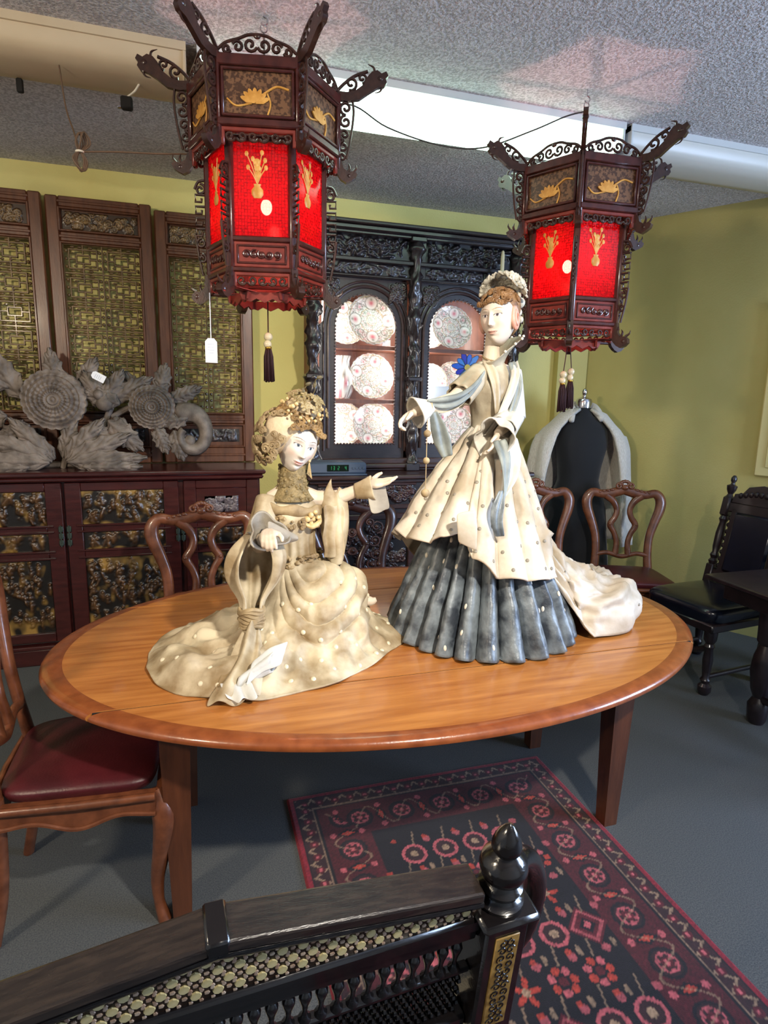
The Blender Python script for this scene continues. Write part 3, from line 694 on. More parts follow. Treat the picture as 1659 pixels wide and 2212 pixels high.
mb = MB(); mb.tube(cr([(-.05, 0, .24), (-.10, 0, .22), (-.11, 0, .15), (-.075, 0, .09)], 6), .008, 8); mb.build('handle', m_china, jug, cols=np.ones((len(mb.v), 3)) * .8)
mb = MB(); mb.box(-.028, .028, -.001, .001, 0, .04); o = mb.build('price_card', m_paper, smooth=False, loc=(1.26, 4.045, 1.941)); tag(o, 'small white price card beside the large top-shelf plate', 'card')
mb = MB(); mb.box(-.16, .16, -.001, .001, 0, .10); o = mb.build('reflection_card', mat('reflection_white', (250, 252, 255), rough=.7), smooth=False, loc=(1.73, 4.05, 1.586)); tag(o, 'wide white card standing in for a bright reflection in the right door', 'card')  # white card added in place of a bright reflection on the door glass
# stained glass flower modelled in place of its reflection in the right door
sg = thing('stained_glass_reflection', 'reflection of a blue stained glass flower, modelled as a panel behind the right cabinet door', 'stained glass', (1.86, 4.045, 1.72))
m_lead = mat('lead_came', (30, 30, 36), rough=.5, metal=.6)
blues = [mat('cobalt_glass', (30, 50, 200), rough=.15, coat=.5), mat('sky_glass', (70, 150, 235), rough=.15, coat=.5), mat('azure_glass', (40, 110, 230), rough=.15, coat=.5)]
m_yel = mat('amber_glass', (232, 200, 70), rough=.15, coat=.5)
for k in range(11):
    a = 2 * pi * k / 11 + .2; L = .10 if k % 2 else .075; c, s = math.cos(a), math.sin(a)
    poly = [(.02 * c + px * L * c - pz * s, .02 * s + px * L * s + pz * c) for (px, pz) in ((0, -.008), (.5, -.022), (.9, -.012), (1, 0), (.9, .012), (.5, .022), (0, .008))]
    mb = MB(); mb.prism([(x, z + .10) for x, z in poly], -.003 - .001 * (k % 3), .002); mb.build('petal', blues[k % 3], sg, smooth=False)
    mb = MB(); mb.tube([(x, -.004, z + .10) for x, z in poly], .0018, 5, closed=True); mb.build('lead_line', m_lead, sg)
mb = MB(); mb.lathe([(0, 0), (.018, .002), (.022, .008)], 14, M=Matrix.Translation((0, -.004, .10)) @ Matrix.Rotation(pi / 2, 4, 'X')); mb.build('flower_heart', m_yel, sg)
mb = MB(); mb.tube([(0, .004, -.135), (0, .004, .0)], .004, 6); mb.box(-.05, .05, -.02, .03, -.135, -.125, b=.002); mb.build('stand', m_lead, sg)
# ------------------------------------------------------------------ clock radio
m_rad = mat('grey_blue_plastic', (70, 82, 100), rough=.45); m_disp = mat('dark_display', (6, 22, 16), rough=.2)
cl = thing('clock_radio', 'grey-blue clock radio with dark green display on the cabinet counter', 'clock radio', (.865, 3.82, 1.1055), rz=rad(-4))
mb = MB(); mb.box(-.19, .19, -.09, .09, .0, .012, b=.004); mb.box(-.185, .185, -.085, .085, .010, .085, b=.012); mb.build('case', m_rad, cl)
mb = MB(); mb.box(-.07, .07, -.0875, -.083, .027, .07, b=.002); mb.build('display', m_disp, cl)
m_seg = mat('green_digits', (40, 150, 90), rough=.5, emit=(60, 200, 120), estr=.25)
def digit(x, segs):
    mb = MB(); w, h = .008, .011
    S = {'a': (0, 2 * h, 1), 'g': (0, h, 1), 'd': (0, 0, 1), 'f': (0, h, 0), 'e': (0, 0, 0), 'b': (w, h, 0), 'c': (w, 0, 0)}
    for s in segs:
        px, pz, hor = S[s]
        if hor: mb.box(x + px, x + px + w, -.0885, -.0874, .038 + pz - .0008, .038 + pz + .0008)
        else: mb.box(x + px - .0008, x + px + .0008, -.0885, -.0874, .038 + pz, .038 + pz + h)
    mb.build('digit', m_seg, cl, smooth=False)
digit(-.05, 'bc'); digit(-.03, 'abgcd'); digit(.0, 'abged'); digit(.045, 'fgbc')
for k in range(4):
    mb = MB(); mb.box(.09 + k * .022, .106 + k * .022, -.0885, -.084, .04, .055, b=.002); mb.build('button', m_rad, cl)
# ------------------------------------------------------------------ candle sconce on the cabinet corner
cs = thing('candle_sconce', 'cream candle in a dark bracket on the cabinet column, above the standing figurine head', 'candle', (2.00, 3.86, 2.335))
mb = MB(); mb.lathe([(.0, -.02), (.012, -.015), (.02, .0), (.024, .03), (.016, .05), (.02, .075), (.026, .085), (.02, .09)], 14); mb.build('candle_cup', m_blk, cs)
mb = MB(); mb.lathe([(.0135, .085), (.013, .20), (.009, .232), (.004, .238), (0, .24)], 12); mb.build('candle', mat('cream_wax', (226, 208, 170), rough=.5), cs)
mb = MB(); mb.tube(cr([(0, 0, -.02), (.04, .05, -.06), (.10, .09, -.05), (.165, .10, -.04)], 6), .008, 8); mb.build('arm', m_blk, cs)
# ------------------------------------------------------------------ dress form and fur coat
m_velvet = mat('black_velvet', (6, 8, 16), rough=.85, sheen=.2)
df = thing('dress_form', 'dress form in a black gown with a silver neck cap in the corner', 'dress form', (2.74, 3.89, 0), rz=rad(-20))
def ring_loft(rows, n=40, cap=True, fold=0.0, seed=0):
    A = []
    for (z, rx, ry, cx, cy) in rows:
        t = np.linspace(0, 2 * pi, n, endpoint=False); k = 1 + fold * np.sin(t * 9 + z * 2 + seed) * np.clip((1.2 - z), 0, 1)
        A.append(np.stack([cx + rx * np.cos(t) * k, cy + ry * np.sin(t) * k, np.full(n, z)], -1))
    mb = MB(); mb.grid(np.stack(A, 1), cu=True)
    if cap:
        N = len(rows); mb.f.append(tuple(k * N for k in range(n))[::-1]); mb.f.append(tuple(k * N + N - 1 for k in range(n))); mb.m += [0, 0]
    return mb
rows = [(.02, .30, .26, 0, 0), (.4, .27, .22, 0, 0), (.8, .22, .17, 0, 0), (1.02, .15, .12, 0, 0), (1.12, .16, .125, 0, 0), (1.28, .19, .14, 0, -.01), (1.40, .185, .115, 0, 0), (1.47, .13, .09, 0, 0), (1.50, .07, .07, 0, 0), (1.56, .052, .055, 0, 0), (1.585, .05, .052, 0, 0)]
ring_loft(rows, fold=.05).build('gown', m_velvet, df, angle=180, fix=True)
mb = MB(); mb.lathe([(.056, 1.555), (.058, 1.60), (.052, 1.618), (.03, 1.628), (.014, 1.635), (.012, 1.645), (.018, 1.655), (.019, 1.675), (.012, 1.69), (0, 1.695)], 24); mb.build('neck_cap', m_chrome, df)
m_fur = mat('white_fur', (206, 200, 188), (232, 228, 220), rough=.95, scale=60, stretch=(4, 4, .6), sheen=.6, bump=.8, bscale=110, bstretch=(3, 3, .5), bdist=.012)
fc = thing('fur_coat', 'white fur cape hung open over the black dress form', 'coat', (2.74, 3.89, 0), rz=rad(-20))
fc.scale = (1.04, 1, 1)
for s in (-1, 1):
    nt, nv = 30, 26; A = np.zeros((nt, nv, 3))
    for i in range(nt):
        for j in range(nv):
            v = j / (nv - 1); u = i / (nt - 1); z = 1.545 - v * 1.0
            w = np.interp(v, [0, .06, .14, .3, 1], [.07, .20, .285, .335, .40]); dpt = np.interp(v, [0, .06, .14, .3, 1], [.07, .11, .145, .17, .21])
            a0 = np.interp(v, [0, .1, .5, 1], [rad(-62), rad(-50), rad(-44), rad(-40)]); an = a0 + u * (rad(90) - a0)
            k = 1 + .035 * math.sin(an * 9 + v * 3) * min(1, v * 4) + .012 * float(vnoise(an * 9, v * 14, s * 3))
            zz = z - (.035 if v > .05 else 0) * math.cos(an) ** 2 * (v < .2)
            A[i, j] = (s * w * math.cos(an) * k, dpt * math.sin(an) * k, zz)
    mb = MB(); mb.grid(A); mb.build('coat_side', m_fur, fc, angle=180, solid=.022, fix=True)
mb = MB(); mb.tube(cr([(-.10, -.10, 1.46), (-.085, -.02, 1.53), (-.06, .07, 1.565), (.06, .07, 1.565), (.09, -.02, 1.53), (.11, -.09, 1.47)], 6), [.018, .03, .034, .034, .034, .03, .018], 10); mb.build('collar', m_fur, fc, angle=180)
# ------------------------------------------------------------------ dining chairs
m_ch = wood('walnut_chair', (86, 46, 27), (122, 71, 45), rough=.33, stretch=(5, 5, 5), coat=.35)
m_chd = wood('dark_carved_chair', (48, 26, 22), (74, 44, 36), rough=.33, stretch=(5, 5, 5), coat=.35)
m_leather = mat('burgundy_leather', (64, 18, 24), (82, 26, 32), rough=.38, scale=9, bump=.25, bscale=160, bdist=.003)
def cushion_pts(w0, w1, d, z0, z1, n=24, k=14, crown=.02):
    A = np.zeros((n * 2, k, 3)); t = np.linspace(0, 2 * pi, n * 2, endpoint=False)
    for j in range(k):
        v = j / (k - 1)
        if v < .35: s = .96 + .04 * math.sin(v / .35 * pi / 2); z = z0 + (z1 - z0) * .8 * v / .35
        else:
            q = (v - .35) / .65; s = 1 - q ** 1.5; z = z0 + (z1 - z0) * (.8 + .2 * math.sin(min(1, q * 3) * pi / 2)) + crown * (1 - (1 - q) ** 2)
        c, si = np.cos(t), np.sin(t); e = .32
        x = np.sign(c) * np.abs(c) ** e; y = np.sign(si) * np.abs(si) ** e
        wy = w1 + (w0 - w1) * (1 - y) / 2
        A[:, j] = np.stack([x * s * wy, y * s * d, np.full(n * 2, z)], -1)
    return A
def dining_chair(label, loc, rz, m, carved=False, seatm=None, hs=1.0):
    c = thing('dining_chair', label, 'chair', loc, rz, group='carved dining chairs with pierced backs')
    mb = MB(); mb.grid(cushion_pts(.245, .205, .215, .435, .468), cu=True, flip=False); mb.build('seat', seatm or m_leather, c, angle=180, fix=True)
    # seat rails with a serpentine lower edge
    def rail(L, M, dip=.035):
        n = 24; top = [(-L + 2 * L * i / n, .438) for i in range(n + 1)]
        bot = [(L - 2 * L * i / n, .385 - dip * (.5 - .5 * math.cos(2 * pi * i / n)) * .6 - dip * .5 * math.cos(4 * pi * i / n) * .5) for i in range(n + 1)]
        mb = MB(); mb.prism(top + bot, -.014, .014, M=M)
        mb.tube([(p[0], -.016, p[1] + .002) for p in bot], .006, 6, M=M)
        mb.tube([(-L, -.014, .43), (0, -.022, .432), (L, -.014, .43)], .012, 8, M=M); mb.build('seat_rail', m, c, angle=50, fix=True)
    rail(.235, Matrix.Translation((0, -.225, 0)))
    rail(.21, Matrix.Translation((-.228, 0, 0)) @ Matrix.Rotation(rad(-95), 4, 'Z')); rail(.21, Matrix.Translation((.228, 0, 0)) @ Matrix.Rotation(rad(95), 4, 'Z'))
    rail(.19, Matrix.Translation((0, .215, 0)) @ Matrix.Rotation(pi, 4, 'Z'), .015)
    for s in (-1, 1):
        mb = MB(); mb.tube(cr([(s * .22, -.21, .43), (s * .24, -.228, .36), (s * .232, -.22, .26), (s * .212, -.20, .14), (s * .212, -.20, .06), (s * .222, -.21, .02), (s * .226, -.215, .0)], 5), [.026, .034, .029, .021, .016, .019, .021], 10); mb.build('leg', m, c, angle=60)
        mb = MB(); mb.tube(cr([(s * .19, .215, .45), (s * .19, .215, .3), (s * .19, .225, .15), (s * .195, .255, .0)], 5), [.022, .02, .018, .017], 8); mb.build('leg', m, c, angle=60)
    # back
    B = Matrix.Translation((0, .215, .44)) @ Matrix.Rotation(rad(-9), 4, 'X') @ Matrix.Diagonal((1, 1, hs, 1))
    up = (0, -1, 0)
    out = [(-.185, 0, 0), (-.178, 0, .12), (-.185, 0, .25), (-.215, 0, .36), (-.248, 0, .46), (-.25, 0, .53), (-.215, 0, .575), (-.15, 0, .565), (-.09, 0, .57), (0, 0, .60)]
    P = cr(out, 6); P = P + [(-p[0], p[1], p[2]) for p in P[-2::-1]]
    mb = MB(); mb.tube(P, [.031, .028, .028, .031, .035, .037, .034, .031, .035, .037, .037, .035, .031, .034, .037, .035, .031, .028, .028, .031], 10, M=B, flat=.62, up=up); mb.build('back_frame', m, c, angle=70)
    mb = MB(); mb.tube(cr([(-.18, -.004, .11), (-.10, -.004, .125), (0, -.004, .10), (.10, -.004, .125), (.18, -.004, .11)], 6), .017, 8, M=B, flat=.8, up=up); mb.build('back_rail', m, c, angle=70)
    for s in (-1, 1):
        mb = MB(); mb.tube(cr([(s * .045, -.004, .11), (s * .038, -.004, .2), (s * .055, -.004, .27), (s * .085, -.004, .335), (s * .055, -.004, .395), (s * .045, -.004, .45), (s * .07, -.004, .51), (s * .12, -.004, .555)], 6), [.023, .020, .019, .023, .021, .020, .025, .029], 8, M=B, flat=.65, up=up)
        mb.ell((s * .09, -.012, .34), (.012, .012, .012), M=B); mb.build('splat', m, c, angle=70)
    mb = MB(); tb = lambda p, r: mb.tube(p, r, 7, M=B)
    tb(spiral(-.04, .625, .028, .008, rad(-40), 1.2, y=-.022), .008); tb([(-p[0], p[1], p[2]) for p in spiral(-.04, .625, .028, .008, rad(-40), 1.2, y=-.022)], .008)
    for k in range(7):
        a = rad(90) + (k - 3) * .42; mb.ell((.036 * math.cos(a), -.02, .625 + .036 * math.sin(a)), (.014, .012, .014), 8, 6, M=B)
    mb.ell((0, -.02, .615), (.026, .018, .022), M=B)
    for s in (-1, 1):
        for k in range(4): mb.ell((s * (.085 + .028 * k), -.012, .597 - .006 * k), (.018 - .002 * k, .012, .011), 8, 6, M=B)
    mb.build('crest_carving', m, c, angle=60)
    if carved:
        mb = MB()
        for s in (-1, 1):
            for (cx, cz, r) in ((.155, .45, .045), (.14, .36, .04), (.15, .27, .038), (.12, .20, .035), (.11, .48, .03), (.16, .20, .03), (.0, .3, .03), (.0, .42, .03)):
                mb.tube([(s * p[0], -.006, p[2]) for p in spiral(cx, cz, r, .008, rad(60 * cz * 10), 1.3, 16)], .007, 6, M=B)
                mb.ell((s * cx, -.01, cz), (.014, .01, .014), 8, 6, M=B)
        mb.build('foliage_carving', m, c, angle=60)['kind'] = 'stuff'
    return c
dining_chair('walnut chair with burgundy leather seat drawn up to the near end of the oval table', (-.355, 1.955, 0), rad(90), m_ch).scale = (1, 1, 1.045)
dining_chair('walnut chair with looped pierced back standing between sideboard and table', (.02, 3.02, 0), 0, m_ch, hs=.90)
dining_chair('dark carved chair with leafy openwork back behind the kneeling figurine', (.875, 3.12, 0), rad(2), m_chd, True, hs=.9)
dining_chair('walnut chair half hidden behind the standing figurine, before the black gown', (2.17, 3.34, 0), rad(-10), m_ch, hs=.96)
dining_chair('walnut chair with pierced back against the olive wall, right of the dress form', (2.76, 3.25, 0), rad(-22), m_ch, hs=.94)

# ------------------------------------------------------------------ black chair and black table at the right
m_jac = wood('black_oak_chair', (22, 16, 20), (40, 28, 32), rough=.34, stretch=(4, 4, 4), coat=.3)
m_bl = mat('navy_black_leather', (8, 12, 26), (12, 16, 34), rough=.24, scale=6, bump=.12, bscale=120, bdist=.003, coat=.2)
def twist(mb, x, y, z0, z1, r, M=None, lean=0.0):
    n = 16; k = 60; Z = np.linspace(z0, z1, k); T = np.linspace(0, 2 * pi, n, endpoint=False); TT, ZZ = np.meshgrid(T, Z, indexing='ij')
    R = r * (1 + .22 * np.cos(2 * TT - (ZZ - z0) * 60)); mb.grid(np.stack([x + R * np.cos(TT), y + lean * (ZZ - z0) + R * np.sin(TT), ZZ], -1), cu=True, M=M)
bc = thing('barley_twist_chair', 'black carved chair with turned posts and shiny navy black leather seat', 'chair', (2.88, 2.71, 0), rad(-84))
bc.scale = (1.0, 1.12, 1.04)
mb = MB(); mb.grid(cushion_pts(.25, .235, .24, .40, .47, crown=.035), cu=True); mb.build('seat', m_bl, bc, angle=180, fix=True)
mb = MB(); mb.box(-.245, .245, -.235, .235, .355, .402, b=.008); mb.build('seat_frame', m_jac, bc)
TURN = [(.022, 0), (.034, .02), (.034, .05), (.02, .065), (.028, .085), (.018, .10), (.022, .14), (.026, .20), (.02, .26), (.028, .275), (.02, .29), (.032, .31), (.034, .36)]
for s in (-1, 1):
    for y in (-.2, .2):
        mb = MB(); mb.lathe(TURN, 16, o=(s * .21, y, 0)); mb.build('leg', m_jac, bc)
    B = Matrix.Translation((s * .215, .22, .44)) @ Matrix.Rotation(rad(-10), 4, 'X')
    mb = MB(); mb.box(-.026, .026, -.024, .024, -.05, .14, b=.006, M=B); mb.build('post_block', m_jac, bc)
    mb = MB(); mb.box(-.028, .028, -.026, .026, .44, .56, b=.01, M=B); mb.build('post_block', m_jac, bc)
    mb = MB(); mb.lathe([(.02, .14), (.028, .16), (.018, .175), (.027, .195), (.018, .215), (.024, .25), (.026, .33), (.019, .40), (.028, .42), (.02, .44)], 16, M=B); mb.build('post', m_jac, bc)
    mb = MB(); mb.lathe([(.024, .555), (.014, .575), (.026, .60), (.03, .625), (.012, .635), (.01, .645), (.016, .655), (.017, .672), (.008, .688), (0, .69)], 16, M=B); mb.build('finial', m_jac, bc)
B = Matrix.Translation((0, .22, .44)) @ Matrix.Rotation(rad(-10), 4, 'X')
mb = MB(); mb.box(-.19, .19, -.02, .02, .05, .12, b=.006, M=B); mb.box(-.19, .19, -.02, .02, .47, .53, b=.006, M=B); mb.box(-.165, -.125, -.02, .02, .1, .5, b=.006, M=B); mb.box(.125, .165, -.02, .02, .1, .5, b=.006, M=B)
for s in (-1, 1):
    for k in range(8): mb.ell((s * .172, 0, .14 + k * .042), (.016, .012, .016), 8, 5, M=B)
mb.build('back_frame', m_jac, bc)
mb = MB(); mb.box(-.128, .128, -.035, -.005, .115, .475, b=.02, M=B); mb.build('back_pad', m_bl, bc)
mb = MB(); mb.prism([(-.18, .53), (-.17, .58), (-.12, .59), (-.09, .63), (0, .65), (.09, .63), (.12, .59), (.17, .58), (.18, .53)], -.016, .016, M=B)
for k in range(9): mb.ell((-.13 + k * .0325, -.016, .575 + .02 * math.sin(k * pi / 8)), (.015, .012, .018), 8, 6, M=B)
mb.build('crest', m_jac, bc, fix=True)
for s in (-1, 1):
    mb = MB(); mb.tube([(s * .21, -.2, .10), (s * .21, .2, .10)], .014, 10); mb.build('stretcher', m_jac, bc)
mb = MB(); mb.tube(cr([(-.2, -.2, .26), (-.1, -.205, .22), (0, -.205, .27), (.1, -.205, .22), (.2, -.2, .26)], 6), .016, 8); mb.build('front_stretcher', m_jac, bc)
bt = thing('black_table', 'black oak table with turned legs cut off by the right picture edge', 'table', (0, 0, 0))
mb = MB(); mb.box(2.545, 3.7, 1.35, 2.445, .695, .72, b=.006); mb.build('top', m_jac, bt)
mb = MB(); mb.box(2.62, 3.62, 1.42, 2.38, .60, .695, b=.004); mb.build('apron', m_jac, bt)
for (x, y) in ((2.70, 2.16), (2.70, 1.46), (3.56, 2.32), (3.56, 1.46)):
    mb = MB(); mb.lathe([(.035, 0), (.045, .02), (.05, .10), (.04, .12), (.03, .14), (.045, .18), (.058, .28), (.05, .36), (.032, .42), (.045, .44), (.05, .60)], 20, o=(x, y, 0)); mb.build('leg', m_jac, bt)
mb = MB(); mb.box(2.68, 2.72, 1.46, 2.16, .12, .16, b=.008); mb.build('stretcher', m_jac, bt)

# ------------------------------------------------------------------ inlaid armchair in front
m_eb = wood('ebonised_wood', (14, 12, 14), (26, 22, 22), rough=.22, stretch=(1.5, 8, 8), coat=.5)
m_ebr = wood('worn_crest_wood', (30, 24, 24), (60, 50, 44), rough=.25, stretch=(2, 26, 26), scale=6, coat=.4)
m_pearl = mat('mother_of_pearl', (196, 190, 168), (230, 226, 214), rough=.22, scale=40, coat=.4)
m_gold = mat('gilt_inlay', (128, 98, 48), (170, 136, 76), rough=.4, scale=60)
ac = thing('inlaid_armchair', 'ebonised armchair back inlaid with pearl discs in the foreground', 'armchair', (-.004, .792, -.004), rad(3.2))
LE = Matrix.Rotation(rad(8), 4, 'X'); k8 = 1 / math.cos(rad(8))
def zz(z): return z * k8
for s in (-1, 1):
    x = s * .405
    mb = MB(); mb.box(x - .036, x + .036, -.036, .036, .022, zz(.868), b=.004, M=LE); mb.build('post', m_eb, ac)
    mb = MB(); mb.box(x - .047, x + .047, -.047, .047, zz(.866), zz(.880), b=.006, M=LE); mb.build('post_cap', m_eb, ac)
    mb = MB(); mb.lathe([(.036, 0), (.037, .006), (.027, .011), (.025, .016), (.031, .021), (.033, .028), (.026, .035), (.024, .038), (.032, .047), (.036, .060), (.033, .073), (.022, .082), (.018, .086), (.022, .093), (.022, .101), (.016, .118), (.006, .132), (0, .135)], 28, o=(x, 0, zz(.880)), M=LE); mb.build('finial', m_eb, ac)
    mb = MB(); mb.box(x - .02, x + .02, -.0385, -.0355, zz(.66), zz(.845), b=.001, M=LE); mb.build('post_inlay', m_gold, ac)
    mb = MB()
    for k in range(12):
        for q in (-1, 1): mb.tube([(x + q * p[0], -.0388, zz(.672) + k * .0148 + p[2]) for p in spiral(.007, 0, .008, .002, k * 1.3, 1.1, 10)], .0012, 5, M=LE)
    mb.build('post_arabesque', m_eb, ac)
    mb = MB(); mb.tube(cr([(x + s * .02, -.09, .83), (x + s * .10, -.02, .825), (x + s * .165, .03, .765), (x + s * .195, .05, .68), (x + s * .17, .06, .57), (x + s * .09, .11, .47), (x + s * .01, .155, .40)], 6), [.018, .021, .023, .023, .021, .02, .018], 12); mb.build('arm', m_eb, ac)
    mb = MB(); mb.tube([(x + s * .01, .155, .40), (x, .155, .30), (x, .155, .013)], [.02, .022, .024], 10); mb.build('leg', m_eb, ac)
    mb = MB(); mb.tube(cr([(x + s * .03, -.03, .66), (x + s * .055, .0, .62), (x + s * .05, .03, .54), (x + s * .025, .04, .47)], 6), .014, 10); mb.build('bracket', m_eb, ac)
    # crest rail half
    a, b = (0.0, zz(.965)), (s * .362, zz(.915))
    mb = MB(); v = []
    pts = [(0, zz(.957)), (s * .364, zz(.908))]
    poly = [(pts[0][0], pts[0][1] + .0), (pts[1][0], pts[1][1]), (pts[1][0], pts[1][1] + .018), (pts[0][0], pts[0][1] + .018)]
    mb.prism(poly, -.026, .030, M=LE); o = mb.build('crest_rail', m_ebr, ac, smooth=False, fix=True)
    md = o.modifiers.new('b', 'BEVEL'); md.width = .004; md.segments = 2
    mb = MB(); mb.tube([(0, -.02, pts[0][1] - .006), (pts[1][0], -.02, pts[1][1] - .006)], .006, 8, M=LE); mb.build('crest_moulding', m_eb, ac)
mb = MB(); mb.box(-.014, .014, -.028, .032, zz(.955), zz(.955) + .0225, b=.003, M=LE); mb.build('crest_joint', m_eb, ac)
# gabled inlay board with discs
zb = zz(.872)
mb = MB(); mb.prism([(-.37, zb), (.37, zb), (.37, zz(.908)), (0, zz(.957)), (-.37, zz(.908))], -.012, .012, M=LE); mb.build('inlay_board', mat('inlay_ground', (30, 20, 16), (52, 36, 26), rough=.3, scale=50), ac, smooth=False, fix=True)
_disc = None; R = random.Random(4); cnt = 0
m_disc2 = mat('pearl_yellow', (190, 172, 116), (214, 200, 152), rough=.25, scale=50)
mb_small = MB()
for row in range(5):
    for i in range(-14, 15):
        x = i * .0265 + (row % 2) * .01325; z = zb + .011 + row * .0165
        lim = zz(.957) - abs(x) * (zz(.957) - zz(.908)) / .364 - .009
        if z > lim or abs(x) > .355: continue
        if _disc is None:
            d = MB(); d.lathe([(0, .0022), (.0066, .002), (.0072, 0)], 8, M=Matrix.Rotation(pi / 2, 4, 'X')); o = _disc = d.build('pearl_disc', m_pearl, ac); 
        else: o = inst(_disc, ac)
        o.matrix_local = LE @ Matrix.Translation((x, -.0122, z)); o.scale = (1, 1, 1.0)
        if R.random() < .35:
            o.material_slots[0].link = 'OBJECT'; o.material_slots[0].material = m_disc2
        for q in range(6):
            a = q * pi / 3; mb_small.lathe([(0, .0016), (.0026, .0014), (.003, 0)], 5, M=LE @ Matrix.Translation((x + .0125 * math.cos(a), -.0122, z + .0115 * math.sin(a))) @ Matrix.Rotation(pi / 2, 4, 'X'))
o = mb_small.build('pearl_chips', mat('pearl_rose', (150, 120, 100), (190, 170, 150), rough=.3, scale=60), ac); o['kind'] = 'stuff'
# rails and turned spindle panel
for (z0, z1, d_) in ((.845, .872, .020), (.822, .846, .014), (.640, .668, .018)):
    mb = MB(); mb.box(-.37, .37, -d_, d_, zz(z0), zz(z1), b=.005, M=LE); mb.build('back_rail', m_eb, ac)
_sp = None
for i in range(31):
    x = -.345 + i * .023
    if _sp is None:
        d = MB(); d.lathe([(.0095, 0), (.0095, .004), (.0045, .010), (.0035, .018), (.0055, .03), (.0085, .040), (.0095, .046), (.0085, .05), (.004, .056), (.009, .062), (.009, .066)], 10); o = _sp = d.build('spindle', m_eb, ac)
    else: o = inst(_sp, ac)
    o.matrix_local = LE @ Matrix.Translation((x, 0, zz(.755)))
mb = MB(); mb.box(-.37, .37, -.008, .008, zz(.747), zz(.757), b=.003, M=LE); mb.build('back_rail', m_eb, ac)
mb = MB()
for i in range(62):
    for j in range(7):
        x = -.352 + i * .0115 + (j % 2) * .00575; z = zz(.672) + j * .0115
        mb.ell((x, 0, z), (.0052, .009, .0062), 6, 4, M=LE)
for i in range(31): mb.tube([(-.345 + i * .023, .003, zz(.665)), (-.345 + i * .023, .003, zz(.75))], .003, 5, M=LE)
o = mb.build('bead_lattice', m_eb, ac); o['kind'] = 'stuff'
mb = MB(); mb.box(-.385, .385, -.02, .170, .32, .365, b=.006); mb.build('seat_frame', m_eb, ac)
mb = MB(); mb.grid(cushion_pts(.37, .37, .080, .365, .410, crown=.012), cu=True, M=Matrix.Translation((0, .070, 0))); mb.build('cushion', mat('cream_cushion', (206, 186, 146), (222, 204, 168), rough=.9, scale=20, bump=.3, bscale=300), ac, angle=180, fix=True)

